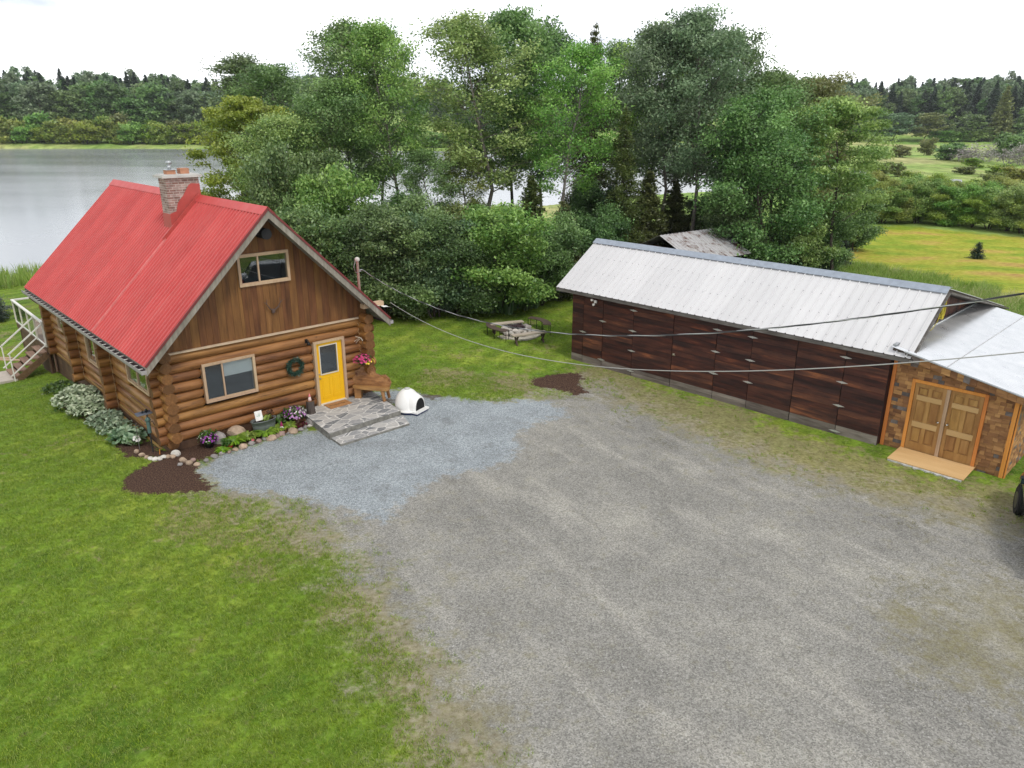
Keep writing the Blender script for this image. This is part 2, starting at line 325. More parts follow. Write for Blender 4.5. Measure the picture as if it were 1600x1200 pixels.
# meadow beyond
md=n.ramp(n.noise(n.map(v,(1,.45,1)),.035,6,.6),(.35,(.17,.30,.055)),(.5,(.28,.39,.09)),(.64,(.42,.41,.17)))
md=n.mix(n.mr(n.noise(n.map(v,(1,.35,1)),.35,7,.75),.4,.62),n.hsv(md,.505,1,.62),n.hsv(md,.5,.95,1.25))
far=n.mr(n.n('ShaderNodeSeparateXYZ').outputs[1],0,1)
sx=n.n('ShaderNodeSeparateXYZ'); n.put(sx.inputs[0],v)
farm=n.mr(n.ma('ADD',sx.outputs[1],n.ma('MULTIPLY',mid,6.)),52,62)
fld=n.ramp(n.noise(n.map(v,(1,1.6,1)),.16,5,.6),(.36,(.22,.32,.02)),(.5,(.37,.38,.035)),(.6,(.46,.35,.07)),(.7,(.43,.25,.08)))
fld=n.mix(n.mr(n.noise(v,2.5,5,.7),.35,.7),n.hsv(fld,.5,1,.72),n.hsv(fld,.5,.95,1.2))
grass=n.mix(farm,lawn,md)
grass=n.mix(n.mr(n.ma('ADD',n.attr('field'),n.mr(mid,.3,.7,-1.2,1.2)),-.8,.8),grass,fld)
# dusty gravel of the yard
g1=n.ramp(n.ma('ADD',n.ma('MULTIPLY',n.noise(v,.35,6,.6),.6),n.ma('MULTIPLY',mid,.4)),(.34,(.205,.199,.184)),(.5,(.265,.257,.236)),(.66,(.34,.327,.29)))
tr=n.noise(n.map(n.map(v,(1,1,1),(0,0,rad(58))),(.3,1.5,1)),.9,5,.6); g1=n.mix(n.mr(tr,.52,.68,0,.45),g1,(.43,.41,.365))
tr2=n.noise(n.map(n.map(v,(1,1,1),(0,0,rad(100))),(.16,2.4,1)),1.1,5,.6); g1=n.mix(n.mr(tr2,.54,.72,0,.3),g1,(.20,.195,.18))
g1=n.mix(n.mr(n.noise(n.map(n.map(v,(1,1,1),(0,0,rad(40))),(.6,1.4,1)),.8,7,.75),.6,.72,0,.5),g1,(.13,.128,.118)); g1=n.hsv(g1,.5,1.,n.mr(gv.outputs[0],0,1,.62,1.36)); g1=n.mix(n.mr(gv.outputs[1],.965,.985,0,.55),g1,(.50,.49,.47)); g1=n.mix(n.mr(vf,.3,.45,.55,0),g1,(.09,.088,.082))
weeds=n.ma('MULTIPLY',n.mr(n.noise(v,1.8,6,.75),.53,.68),n.mr(n.attr('gravel'),4.,0.2))
weeds=n.ma('ADD',weeds,n.mr(n.ma('ADD',n.attr('dry'),n.mr(n.noise(v,3.2,6,.75),.3,.7,-.6,.5)),.1,.7),clamp=True)
g1=n.mix(n.ma('MULTIPLY',weeds,n.mr(n.noise(v,1.4,6,.75),.38,.6,.25,.75)),g1,n.mix(n.mr(fine,.35,.65),(.15,.125,.06),(.23,.215,.10)))
# bluish crushed stone
st=n.ramp(gv.outputs[0],(.0,(.17,.19,.20)),(.5,(.285,.315,.335)),(1.,(.43,.465,.495))); st=n.mix(n.mr(n.noise(v,1.1,5,.65),.55,.72,0,.6),st,(.15,.155,.155)); st=n.hsv(st,.5,1.,n.mr(mid,.3,.7,.88,1.14))
# bark mulch
mu=n.ramp(n.noise(n.map(v,(1,1,1)),26,5,.75),(.36,(.018,.010,.008)),(.52,(.075,.042,.030)),(.66,(.20,.125,.085)))
edge=n.ma('ADD',n.mr(n.noise(v,1.3,6,.7),.3,.7,-1.1,1.1),n.mr(fine,.3,.7,-.55,.55))
grv=n.mr(n.ma('ADD',n.attr('gravel'),edge),-.55,.6,smooth=True)
soilband=n.ma('MULTIPLY',n.mr(n.ma('ADD',n.attr('gravel'),n.ma('MULTIPLY',edge,.9)),-1.6,-.2,smooth=True),.85)
soil=n.mix(n.mr(fine,.3,.7),(.17,.145,.10),(.40,.36,.27)); soil=n.mix(n.mr(n.noise(v,6,5,.7),.5,.62,0,.8),soil,n.hsv(lawn,.5,.95,.9))
c=n.mix(soilband,grass,soil); c=n.mix(grv,c,g1)
c=n.mix(n.mr(n.ma('ADD',n.attr('strip'),n.mr(fine,.3,.7,-.1,.1)),-.05,.05),c,(.11,.09,.07))
c=n.mix(n.mr(n.ma('ADD',n.attr('stone'),n.mr(n.noise(v,3.,6,.75),.3,.7,-.45,.4)),-.16,.16),c,st)
c=n.mix(n.mr(n.ma('ADD',n.attr('mulch'),n.mr(n.noise(v,4,6,.8),.3,.7,-.26,.26)),-.04,.04),c,mu)
hh=n.ma('ADD',n.ma('MULTIPLY',fine,.5),n.ma('ADD',n.ma('MULTIPLY',vf,.4),n.ma('MULTIPLY',gv.outputs[2],.35)))
M_GROUND=n.fin(n.pbsdf(c,.95,0,.15,n.bump(hh,.7,.035)))

def ground_split():
    ny,nx=X.shape; V=np.stack([X,Y,Z],-1).reshape(-1,3).astype(np.float32); idx=np.arange(ny*nx).reshape(ny,nx)
    F=np.stack([idx[:-1,:-1],idx[:-1,1:],idx[1:,1:],idx[1:,:-1]],-1).reshape(-1,4)
    avg=lambda a:(a[:-1,:-1]+a[1:,1:])/2
    cls=np.zeros((ny-1,nx-1),int)
    yy=avg(Y); cls[yy>58]=1; cls[avg(sd['field'])>0]=2
    cls[avg(sd['gravel'])>0]=3; cls[avg(sd['stone'])>0]=4; cls[avg(sd['mulch'])>0]=5; cls[avg(lakesd)>.5]=6; cls=cls.reshape(-1)
    for k,name in enumerate(['lawn','meadow','hay_field','gravel_driveway','crushed_stone_path','mulch_bed','lake_bed']):
        f=F[cls==k]
        if not len(f): continue
        u,inv=np.unique(f,return_inverse=True); me=bpy.data.meshes.new(name); nf=len(f)
        me.vertices.add(len(u)); me.vertices.foreach_set('co',V[u].ravel()); me.loops.add(nf*4); me.loops.foreach_set('vertex_index',inv.reshape(-1).astype(np.int32))
        me.polygons.add(nf); me.polygons.foreach_set('loop_start',np.arange(0,nf*4,4,dtype=np.int32)); me.polygons.foreach_set('loop_total',np.full(nf,4,np.int32)); me.polygons.foreach_set('use_smooth',np.ones(nf,bool))
        for a,arr in list(sd.items())+[('dry',dry)]:
            at=me.attributes.new(a,'FLOAT','POINT'); at.data.foreach_set('value',np.clip(arr.reshape(-1)[u],-20,20).astype(np.float32))
        me.update(); me.validate(); me.materials.append(M_GROUND); link(bpy.data.objects.new(name,me),kind='structure')
ground_split()

# water
n=NT('water'); v=n.pos()
wv=n.noise(n.map(v,(.35,1.,1)),1.1,4,.6); wb=n.noise(n.map(v,(.02,.05,1)),1.,3,.5)
M_WATER=n.fin(n.pbsdf(n.mix(n.mr(wb,.4,.65),(.24,.26,.28),(.28,.30,.32)),n.mr(wb,.35,.65,.14,.19),0,1.,n.bump(wv,.18,.03),**{'IOR':1.6}))
def flat_sheet(name,poly,z,mat,grow=1.):
    c=np.mean(poly,0); me=bpy.data.meshes.new(name); import mathutils
    pts=[Vector((c[0]+(q[0]-c[0])*grow,c[1]+(q[1]-c[1])*grow,z)) for q in poly]
    tris=mathutils.geometry.tessellate_polygon([pts]); me.from_pydata([tuple(p) for p in pts],[],[tuple(t) for t in tris]); me.update(); me.materials.append(mat)
    o=bpy.data.objects.new(name,me); link(o,kind='structure')
    if me.polygons[0].normal.z<0: me.flip_normals()
    return o
lk=[]
for i,q in enumerate(LAKE):
    a=np.array(LAKE[i-1]);b=np.array(q);c_=np.array(LAKE[(i+1)%len(LAKE)]); d=c_-a; nrm=np.array([d[1],-d[0]]); nrm/=np.linalg.norm(nrm)
    # outward side
    if sdf(LAKE,np.array([b[0]+nrm[0]*.5]),np.array([b[1]+nrm[1]*.5]))[0]>0: nrm=-nrm
    lk.append(b+nrm*.8)
flat_sheet('lake_water',lk,WL,M_WATER); flat_sheet('pond_water',POND,-1.06,M_WATER,1.05)

# ---------------------------------------------------------------- grass: tufts scattered over real ground (stuff)
M_BLADE=mat_leaf('grass_blade',(.11,.215,.016),(.34,.43,.065),.3,.5,.0)
M_TALL=mat_leaf('tall_grass_blade',(.15,.29,.03),(.40,.48,.14),.3,.6,.0)
M_HAY=mat_leaf('seed_grass_blade',(.34,.36,.15),(.60,.55,.32),.3,.6,.0)
def tuft(name,nb,spread,h,wd,mat,lean=.35,seed=1):
    r=np.random.default_rng(seed); mb=MB()
    for _ in range(nb):
        a=r.random()*6.283; p=np.array([math.cos(a),math.sin(a),0])*spread*math.sqrt(r.random()); d=r.normal(size=2)*lean; hh_=h*(.55+.7*r.random())
        s_=np.array([math.cos(a+1.3),math.sin(a+1.3),0])*wd/2; m=p+np.array([d[0]*.4*hh_,d[1]*.4*hh_,hh_*.6]); t=p+np.array([d[0]*hh_,d[1]*hh_,hh_])
        mb.add([p-s_,p+s_,m+s_*.8,m-s_*.8,t],[(0,1,2,3),(3,2,4)],0,r.random())
    me=mb.mesh(name,mat); return me
def scatter(name,label,cat,pts,meshes,smin,smax,seed=3,tilt=.15):
    """one object: points that each carry a tuft, through geometry nodes"""
    me=bpy.data.meshes.new(name); me.vertices.add(len(pts)); me.vertices.foreach_set('co',np.asarray(pts,np.float32).ravel()); me.update()
    o=bpy.data.objects.new(name,me); link(o,None,label,cat,None,'stuff')
    src=[]
    coll=bpy.data.collections.new(name+'_pieces')
    for m in meshes:
        q=bpy.data.objects.new(m.name,m); coll.objects.link(q)
    ng=bpy.data.node_groups.new(name,'GeometryNodeTree'); ng.interface.new_socket('Geometry',in_out='INPUT',socket_type='NodeSocketGeometry'); ng.interface.new_socket('Geometry',in_out='OUTPUT',socket_type='NodeSocketGeometry')
    N=ng.nodes; L=ng.links; gi=N.new('NodeGroupInput'); go=N.new('NodeGroupOutput'); ip=N.new('GeometryNodeInstanceOnPoints'); ci=N.new('GeometryNodeCollectionInfo')
    ci.inputs[0].default_value=coll; ci.inputs['Separate Children'].default_value=True; ci.inputs['Reset Children'].default_value=True
    rr=N.new('FunctionNodeRandomValue'); rr.data_type='FLOAT_VECTOR'; rr.inputs[0].default_value=(-tilt,-tilt,0); rr.inputs[1].default_value=(tilt,tilt,6.283); rr.inputs['Seed'].default_value=seed
    rs=N.new('FunctionNodeRandomValue'); rs.data_type='FLOAT'; rs.inputs[2].default_value=smin; rs.inputs[3].default_value=smax; rs.inputs['Seed'].default_value=seed+1
    ri=N.new('FunctionNodeRandomValue'); ri.data_type='INT'; ri.inputs[4].default_value=0; ri.inputs[5].default_value=len(meshes)-1; ri.inputs['Seed'].default_value=seed+2
    L.new(gi.outputs[0],ip.inputs['Points']); L.new(ci.outputs[0],ip.inputs['Instance']); ip.inputs['Pick Instance'].default_value=True
    L.new(ri.outputs[2],ip.inputs['Instance Index']); L.new(rr.outputs[0],ip.inputs['Rotation']); L.new(rs.outputs[1],ip.inputs['Scale']); L.new(ip.outputs[0],go.inputs[0])
    md_=o.modifiers.new('scatter','NODES'); md_.node_group=ng; return o
def rnd_pts(x0,x1,y0,y1,n,keep,seed):
    r=np.random.default_rng(seed); P=np.stack([x0+(x1-x0)*r.random(n),y0+(y1-y0)*r.random(n)],-1); k=keep(P[:,0],P[:,1],r.random(n)); P=P[k]; return np.column_stack([P,terrain(P[:,0],P[:,1])-.005])
HOUSE=[cab(*q)[:2] for q in [(-.1,-.1),(6.9,-.1),(6.9,12.6),(-.1,12.6)]]; BARNP=[barn(*q)[:2] for q in [(-.05,-.02),(15.6,-.02),(15.6,9.8),(-.05,9.8)]]
PORCHP=[cab(*q)[:2] for q in [(3.8,-3.05),(6.6,-3.05),(6.95,0),(4.1,0)]]
def lawn_keep(x,y,r):
    g=sdf(P_GRAV,x,y)+.7*noisev(np.stack([x,y],-1),1.1)+.4*noisev(np.stack([x,y],-1),4.3,2); bq=loc_of(x,y,0,BT,BX,BY); g=np.where((bq[1]<0)&(bq[1]>-4.5)&(bq[0]>-1),np.maximum(g,-.25),g); s=sdf(P_STONE,x,y); m=np.maximum(sdf(P_MULCH,x,y),sdf(P_MULCH2,x,y))
    dist=np.hypot(x,y); pr=np.clip(1.15-dist/46,.12,1)*np.where(g>-1.0,np.clip(-g,0,1)*.75+.06,1)
    return (g<.5)&(s<-.05)&(m<-.02)&(sdf(HOUSE,x,y)<0)&(sdf(BARNP,x,y)<0)&(sdf(LAKE,x,y)<-.5)&(r<pr)&(sdf(P_STRIP,x,y)<0)
QF=1.0
pts=np.concatenate([rnd_pts(-22,4,7.5,27,int(110000*QF),lawn_keep,11),rnd_pts(-26,12,27,46,int(45000*QF),lawn_keep,12),rnd_pts(2,20,14,30,int(14000*QF),lambda x,y,r:lawn_keep(x,y,r)&(sdf(P_GRAV,x,y)<.3),13)])
tm=[tuft('grass_tuft_%s'%c,16,.085,.05,.008,M_BLADE,.5,i) for i,c in enumerate('abcd')]
scatter('lawn_grass','short green grass of the mown lawn around the log cabin','grass',pts,tm,.6,1.35)
# weeds creeping over the gravel
def weed_keep(x,y,r):
    g=sdf(P_GRAV,x,y); nz=noisev(np.stack([x,y],-1),1.7,5)+.6*noisev(np.stack([x,y],-1),6.1,8); dd=np.full(x.shape,-1.)
    for u,v,rr in DRYSPOTS[:4]:
        c=G(u,v); dd=np.maximum(dd,1-np.hypot(x-c[0],y-c[1])/rr/1.3)
    return (g>0)&(sdf(P_STONE,x,y)<-.1)&(((g<1.8)&(nz>g*.45))|((dd>0)&(nz>.1)))&(r<.6)
M_WEED=mat_leaf('weed_leaf',(.12,.13,.04),(.26,.23,.11),.2,.7,.0)
wp=rnd_pts(-9,16,9,27,26000,weed_keep,21)
scatter('gravel_weeds','thin dry grass and weeds along the edges of the gravel yard','weeds',wp,[tuft('weed_tuft_%s'%c,10,.07,.03,.008,M_WEED,.9,i+9) for i,c in enumerate('ab')],.5,1.2,8)
# loose stones
M_PEB=mat_plain('pebble',(.30,.295,.28),.9,0,.3,9,.2,.55)
def pebble(name,seed):
    r=np.random.default_rng(seed); mb=MB(); import itertools
    v=np.array([(1,0,0),(-1,0,0),(0,1,0),(0,-1,0),(0,0,.7),(0,0,-.5)],float)*(.7+.5*r.random((6,3)))*.018
    mb.add(v,[(0,2,4),(2,1,4),(1,3,4),(3,0,4),(2,0,5),(1,2,5),(3,1,5),(0,3,5)],0,r.random()); return mb.mesh(name,M_PEB)
pk=lambda x,y,r:(sdf(P_GRAV,x,y)>.1)&(r<np.clip(1.4-np.hypot(x,y)/22,.1,1))&(sdf(HOUSE,x,y)<0)&(sdf(BARNP,x,y)<0)&(sdf(PORCHP,x,y)<0)
scatter('loose_stones','small loose stones lying on the gravel yard','gravel',rnd_pts(-9,17,8,27,20000,pk,31),[pebble('pebble_%s'%c,i) for i,c in enumerate('abcd')],.3,1.0,5,1.5)
# tall grass behind the barn
def tall_keep(x,y,r):
    p,q=loc_of(x,y,0,BT,BX,BY); return (q>9.9)&(sdf(P_FIELD,x,y)<1.2+.9*noisev(np.stack([x,y],-1),.8))&(r<.9)&(x>6)&(y<75)
scatter('tall_grass','tall green grass behind the barn','grass',rnd_pts(8,44,27,66,30000,lambda x,y,r:tall_keep(x,y,r)&(y-27>(x-26)*-.6),41),[tuft('tall_tuft_%s'%c,22,.22,.6,.025,M_TALL,.35,i+20) for i,c in enumerate('abc')],.6,1.2,9)
scatter('seeding_grass','pale seeding grass at the edge of the hay field','grass',rnd_pts(20,48,34,60,6000,lambda x,y,r:(np.abs(sdf(P_FIELD,x,y)-.3)<1.6)&(noisev(np.stack([x,y],-1),.5,3)>.1)&(loc_of(x,y,0,BT,BX,BY)[1]>10),43),[tuft('seed_tuft_%s'%c,18,.2,.7,.02,M_HAY,.45,i+30) for i,c in enumerate('ab')],.5,1.1,19)
# reeds on the near lake shore (left)
def reed_keep(x,y,r):
    d=sdf(LAKE,x,y); return (d<.8)&(d>-6-2*noisev(np.stack([x,y],-1),.3))&(x<2)&(r<.8)
scatter('shore_reeds','tall green reeds and grass on the near lake shore','grass',rnd_pts(-60,5,38,90,26000,reed_keep,51),[tuft('reed_tuft_%s'%c,16,.3,.95,.04,M_TALL,.2,i+40) for i,c in enumerate('ab')],.5,1.2,29)
# ================================================================ LOG CABIN
LOGC=[(.080,.029,.008),(.19,.080,.022),(.32,.148,.045),(.41,.205,.070)]
M_LOGX=mat_wood('log_wood','x' and LOGC,'X',.18,.55,14,9,.35,True,.1,.8); M_LOGY=mat_wood('log_wood_side',LOGC,'Y',.18,.55,14,9,.35,True,.1,.8)
n=NT('log_end'); v=n.coord('Object'); M_LOGEND=n.fin(n.pbsdf(n.hsv(n.ramp(n.noise(v,14,5,.7),(.3,(.11,.045,.013)),(.6,(.20,.090,.028)),(.75,(.30,.15,.055))),.5,1.,n.mr(n.attr('tint'),0,1,.65,1.15)),.7))
M_GABLE=mat_wood('gable_board_wood',[(.055,.022,.008),(.115,.046,.014),(.175,.074,.023),(.25,.115,.042)],'Z',.2,.65,10,9,.3)
M_GREYW=mat_wood('grey_fascia_wood',[(.13,.115,.095),(.24,.215,.18),(.36,.33,.29)],'Z',.12,.8,6,14,.3)
M_TRIM=mat_wood('tan_trim_wood',[(.36,.24,.15),(.46,.32,.21),(.52,.38,.26)],'Z',.06,.6,12,16,.15)
M_LINE=mat_plain('pale_trim',(.50,.38,.27),.6,0,.12)
M_CHINK=mat_plain('chinking',(.42,.28,.15),.7,0,.15)
M_SKIRT=mat_wood('skirt_wood',[(.05,.028,.016),(.10,.055,.03),(.15,.09,.05)],'Y',.2,.75,8,9,.3)
n=NT('red_metal'); v=n.coord(); M_RED=n.fin(n.pbsdf(n.hsv(n.mix(n.mr(n.noise(n.map(v,(.35,3,.35)),1.6,6,.65),.46,.78,0,.3),n.mix(n.mr(n.noise(n.map(v,(1,1,.3)),1.3,5,.6),.3,.7),(.47,.052,.050),(.54,.085,.080)),(.40,.12,.10)),.5,1.,n.mr(n.attr('tint'),0,1,.93,1.06)),n.mr(n.noise(v,3,4),.3,.7,.42,.58),0,.4))
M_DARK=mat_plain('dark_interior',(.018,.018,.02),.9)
M_GLASS=mat_glass('window_glass',(.80,.84,.86),.04); M_BLACKM=mat_plain('black_metal',(.02,.02,.022),.4,.6)
M_WHITE=mat_plain('white_vinyl',(.72,.70,.66),.45,0,.04); M_CREAM=mat_plain('cream_vinyl',(.62,.58,.50),.5,0,.05)
M_GALV=mat_plain('grey_metal',(.42,.44,.46),.4,.7,.1); M_BRASS=mat_plain('brushed_metal',(.45,.40,.32),.35,.9,.05)
cabin=thing('log_cabin','log cabin with red ribbed metal roof, brick chimney and yellow front door','cabin',(CX,CY,0),CT)
W0,W1,BL_=.14,6.66,12.4; RH,RZ,EZ,MX,OW=6.71,6.71,2.86,3.41,3.89
xmin_=lambda z,r=.15: MX-(RZ-(z+r+.16))*3.89/(6.71-2.86)
roofz=lambda x: RZ-abs(x-MX)*(RZ-EZ)/OW
def logrun(mb,axis,c,z,a,b,r,openings=(),endmi=1):
    """one log along an axis, cut where a window or door stands"""
    seg=[(a,b)]
    for o0,o1,z0,z1 in openings:
        if z+r*.6>z0 and z<z1:
            ns=[]
            for s0,s1 in seg:
                if o1<=s0 or o0>=s1: ns.append((s0,s1)); continue
                if o0-s0>.05: ns.append((s0,o0))
                if s1-o1>.05: ns.append((o1,s1))
            seg=ns
    ph=random.random()*6; tv=random.random(); rr=r*random.uniform(.94,1.06)
    for s0,s1 in seg:
        m=max(3,int((s1-s0)/.5)+2); ts=np.linspace(s0,s1,m); pts=[]; rad_=[]
        for t in ts:
            w_=.012*math.sin(t*.9+ph); q=c+w_; zz=z+.010*math.sin(t*.7+ph*2); pts.append((t,q,zz) if axis=='x' else (q,t,zz)); rad_.append(rr*(1+.03*math.sin(t*1.3+ph)-.03*(t-a)/(b-a)))
        cut=lambda e:abs(e-a)>1e-6 and abs(e-b)>1e-6
        if cut(s0): rad_[0]*=.62
        if cut(s1): rad_[-1]*=.62
        if cut(s0): pts.insert(1,tuple(np.array(pts[0])*.9+np.array(pts[1])*.1)); pts[1]=((s0+.1,)+tuple(pts[0][1:])) if axis=='x' else (pts[0][0],s0+.1,pts[0][2]); rad_.insert(1,rad_[1])
        if cut(s1): e=pts[-1]; pts.insert(-1,((s1-.1,)+tuple(e[1:])) if axis=='x' else (e[0],s1-.1,e[2])); rad_.insert(-1,rad_[-2])
        mb.tube(pts,rad_,14,0,tv,True,endmi)
FO=[(1.22,2.80,1.24,2.42),(4.80,5.86,0,2.36)]
SO=[(.95,2.85,1.5,2.8),(5.3,7.25,1.12,2.8),(9.3,10.9,1.5,2.8)]
mb=MB()
for i in range(9): z_=.375+.295*i; logrun(mb,'x',.13,z_,max(-.20-random.random()*.05,xmin_(z_)),min(7.05+random.random()*.05,6.82-xmin_(z_)),.162,FO)
mb.build('log_wall',[M_LOGX,M_LOGEND],cabin)
mb=MB()
for i in range(10): logrun(mb,'y',W0,.23+.295*i,-.33-random.random()*.06 if i else -.02,BL_+.3,.162,[o for o in SO] )
mb.build('log_wall',[M_LOGY,M_LOGEND],cabin)
mb=MB()
for i in range(10): logrun(mb,'y',W1,.23+.295*i,-.33-random.random()*.06 if i else -.02,BL_+.3,.162,[(8.2,9.8,1.2,2.5)])
mb.build('log_wall',[M_LOGY,M_LOGEND],cabin)
mb=MB()
for i in range(9): z_=.375+.295*i; logrun(mb,'x',BL_-.13,z_,max(-.24,xmin_(z_)),min(7.08,6.82-xmin_(z_)),.162,[(1.2,3.2,1,2.4)])
mb.build('log_wall',[M_LOGX,M_LOGEND],cabin)
for yy in (4.6,8.45):
    mb=MB()
    for i in range(9): z_=.25+.295*i; logrun(mb,'x',yy,z_,max(-.32-random.random()*.05,xmin_(z_)),.6,.162)
    mb.build('partition_log_ends',[M_LOGX,M_LOGEND],cabin)
# scribe lines beside the corners
for xs,yf in ((.335,-.03),(6.44,-.03)):
    pts=[]; s=1 if xs<1 else -1
    for i in range(9): z=.375+.295*i-.147; pts+= [(xs-s*.085,yf,z),(xs,yf,z+.147)]
    mb=MB(); mb.tube(pts,.009,4); mb.build('scribe_chinking',M_CHINK,cabin)
for y0 in (4.40,8.25):
    pts=[]
    for i in range(9): z=.25+.295*i-.147; pts+= [(-.03,y0+.07,z),(-.03,y0,z+.147)]
    mb=MB(); mb.tube(pts,.009,4); mb.build('scribe_chinking',M_CHINK,cabin)
mb=MB(); mb.bb(.3,6.5,.4,12.,.05,.1); mb.bb(.3,6.5,.4,12.,2.93,2.97); mb.bb(.3,6.5,1.2,1.25,.1,2.93); mb.bb(1.35,1.4,.4,12.,.1,2.93); mb.build('unlit_room_box',M_DARK,cabin)  # near-black inner surfaces stand in for the unlit rooms
# foundation
mb=MB(); 
for k in range(26):
    y0=.0+k*.485; mb.bb(.0+.003*(k%2),.05,y0,y0+.48,gz(*cab(0,y0)[:2])-.3,.33 if y0>5.2 else .16,0,random.random())
mb.bb(.02,6.78,.03,.2,-.3,.24); mb.bb(6.7,6.78,.2,12.4,-.6,.12); mb.bb(.05,6.8,12.35,12.42,-1,.02)
mb.build('foundation_skirt',M_SKIRT,cabin)
mb=MB(); mb.bb(-.05,.0,9.0,11.9,.325,.35); mb.bb(-.05,0,5.1,8.2,.285,.31); mb.bb(-.05,0,1.9,4.2,.315,.34); mb.bb(-.09,-.03,.5,5.75,-.06,-.02); mb.bb(-.05,0,.3,2.9,.93,.945)
mb.build('drip_trim',mat_plain('yellow_trim',(.38,.24,.08),.6),cabin)
# gable boards (front with window hole), rear
def gable(yf,th,hole=None):
    mb=MB(); x=.0
    while x<6.82:
        x1=min(x+random.choice((.19,.2,.24,.14)),6.82); z0=2.93
        for hx in (hole[:2] if hole else ()):
            if x+.01<hx<x1: x1=hx
        pieces=[(z0,None)]
        if hole and x1>hole[0]+.02 and x<hole[1]-.02: pieces=[(z0,hole[2]),(hole[3],None)]
        for a,b in pieces:
            xs=[x+.003,x1-.003]
            if xs[0]<MX<xs[1] and b is None: xs=[xs[0],MX,xs[1]]
            top=[(q,(roofz(q)-.12 if b is None else b)) for q in xs]
            poly=[(xs[0],a),(xs[-1],a)]+top[::-1]; yy=yf-random.random()*.004
            if min(t[1] for t in top)<=a+.01: continue
            mb.prism(poly,0,th,lambda V,yy=yy:np.column_stack([V[:,0],yy+V[:,2],V[:,1]]),0,random.random())
        x=x1
    return mb
UW=(2.62,4.22,4.47,5.41)
gable(.0,.04,(UW[0]+.04,UW[1]-.04,UW[2]+.04,UW[3]-.04)).build('gable_boards',M_GABLE,cabin)
gable(12.4,.04).build('gable_boards',M_GABLE,cabin)
mb=MB(); mb.bb(.3,6.48,-.075,.0,2.875,2.93); mb.build('gable_ledge_trim',M_LINE,cabin)
mb=MB(); mb.tube([(3.42,-.45,5.98),(3.42,.3,5.98)],.16,12,0,.2,True,0); mb.build('ridge_log_end',M_DARK,cabin)
# windows
def window(x0,x1,z0,z1,y,mull,fw=.075,blind=None,R=None,O=(0,0,0),name='window',dark=.5):
    """a sliding window in a wall plane; R turns it for a side wall"""
    def T(mb):
        if R is not None: mb.v=[vv@np.asarray(R).T+np.array(O) for vv in mb.v]
        return mb
    mb=MB(); f=y-.035
    mb.bb(x0,x1,f,y+.12,z0,z0+fw); mb.bb(x0,x1,f,y+.12,z1-fw,z1); mb.bb(x0,x0+fw,f+.001,y+.12,z0+fw,z1-fw); mb.bb(x1-fw,x1,f+.001,y+.12,z0+fw,z1-fw)
    fr=T(mb).build(name,M_TRIM,cabin)
    mb=MB(); xm=x0+(x1-x0)*mull; mb.bb(xm-.022,xm+.022,y-.02,y+.04,z0+fw,z1-fw)
    for a,b in ((x0+fw,xm-.022),(xm+.022,x1-fw)):
        mb.bb(a,b,y-.0,y+.03,z0+fw,z0+fw+.025); mb.bb(a,b,y-.0,y+.03,z1-fw-.025,z1-fw); 
    T(mb).build('sash',M_TRIM,fr)
    mb=MB(); mb.bb(x0+fw,x1-fw,y+.012,y+.018,z0+fw,z1-fw); T(mb).build('pane',M_GLASS,fr)
    if blind: mb=MB(); mb.bb(blind[0],blind[1],y+.05,y+.06,blind[2],blind[3]); T(mb).build('roller_blind',M_WHITE,fr)
    mb=MB(); mb.bb(x0+.02,x1-.02,y+dark,y+dark+.02,z0-.1,z1+.1); T(mb).build('unlit_room_panel',M_DARK,fr)  # near-black panel stands in for the unlit room behind the glass
    return fr
window(1.21,2.81,1.22,2.42,-.03,.37,.075,(1.86,2.75,1.9,2.38))
fr=window(*UW,-.03,.39,.075)
RS=rotz(-math.pi/2)   # local x -> -y ; for the left wall seen from outside
# left wall windows: local x runs towards the front corner
def side_window(y0,y1,z0,z1,mull,blind=None): return window(-y1,-y0,z0,z1,-.0,mull,.075,blind,R=[[0,1,0],[-1,0,0],[0,0,1]],O=(0,0,0))
M_CURT=mat_plain('green_curtain',(.10,.22,.06),.8,0,.2)
side_window(.95,2.85,1.48,2.75,.5); side_window(5.3,7.25,1.1,2.75,.5); side_window(9.3,10.9,1.5,2.75,.5)
# door
D0,D1,DZ0,DZ1=4.86,5.80,.25,2.30
mb=MB(); mb.bb(4.77,4.86,-.07,.15,.21,2.385); mb.bb(5.80,5.89,-.07,.15,.21,2.385); mb.bb(4.86,5.80,-.068,.15,2.30,2.384); mb.build('door_frame',M_TRIM,cabin)
M_YEL=mat_plain('yellow_paint',(.78,.44,.008),.35,0,.03)
mb=MB(); gx0,gx1,gz0,gz1=5.0,5.60,1.25,2.18
mb.bb(D0,gx0,.0,.045,DZ0,DZ1,0,.5); mb.bb(gx1,D1,.0,.045,DZ0,DZ1,0,.5); mb.bb(gx0,gx1,.0,.045,gz1,DZ1,0,.5); mb.bb(gx0,gx1,.0,.045,DZ0,gz0,0,.5)
for a,b in ((D0+.13,D0+.42),(D1-.42,D1-.13)):
    mb.bb(a,b,-.012,.0,.42,.50); mb.bb(a,a+.02,-.008,.0,.40,1.12); mb.bb(b-.02,b,-.008,.0,.40,1.12); mb.bb(a,b,-.008,.0,1.10,1.12); mb.bb(a,b,-.008,0,.4,.42); mb.bb(a+.05,b-.05,-.006,.0,.5,1.05)
door=mb.build('front_door',M_YEL,cabin)
mb=MB(); mb.bb(gx0-.03,gx1+.03,-.02,.0,gz0-.03,gz0); mb.bb(gx0-.03,gx1+.03,-.02,.0,gz1,gz1+.03); mb.bb(gx0-.03,gx0,-.019,.0,gz0,gz1); mb.bb(gx1,gx1+.03,-.019,.0,gz0,gz1); mb.build('glazing_bead',M_CREAM,door)
mb=MB(); mb.bb(gx0,gx1,.01,.02,gz0,gz1); mb.build('pane',M_GLASS,door)
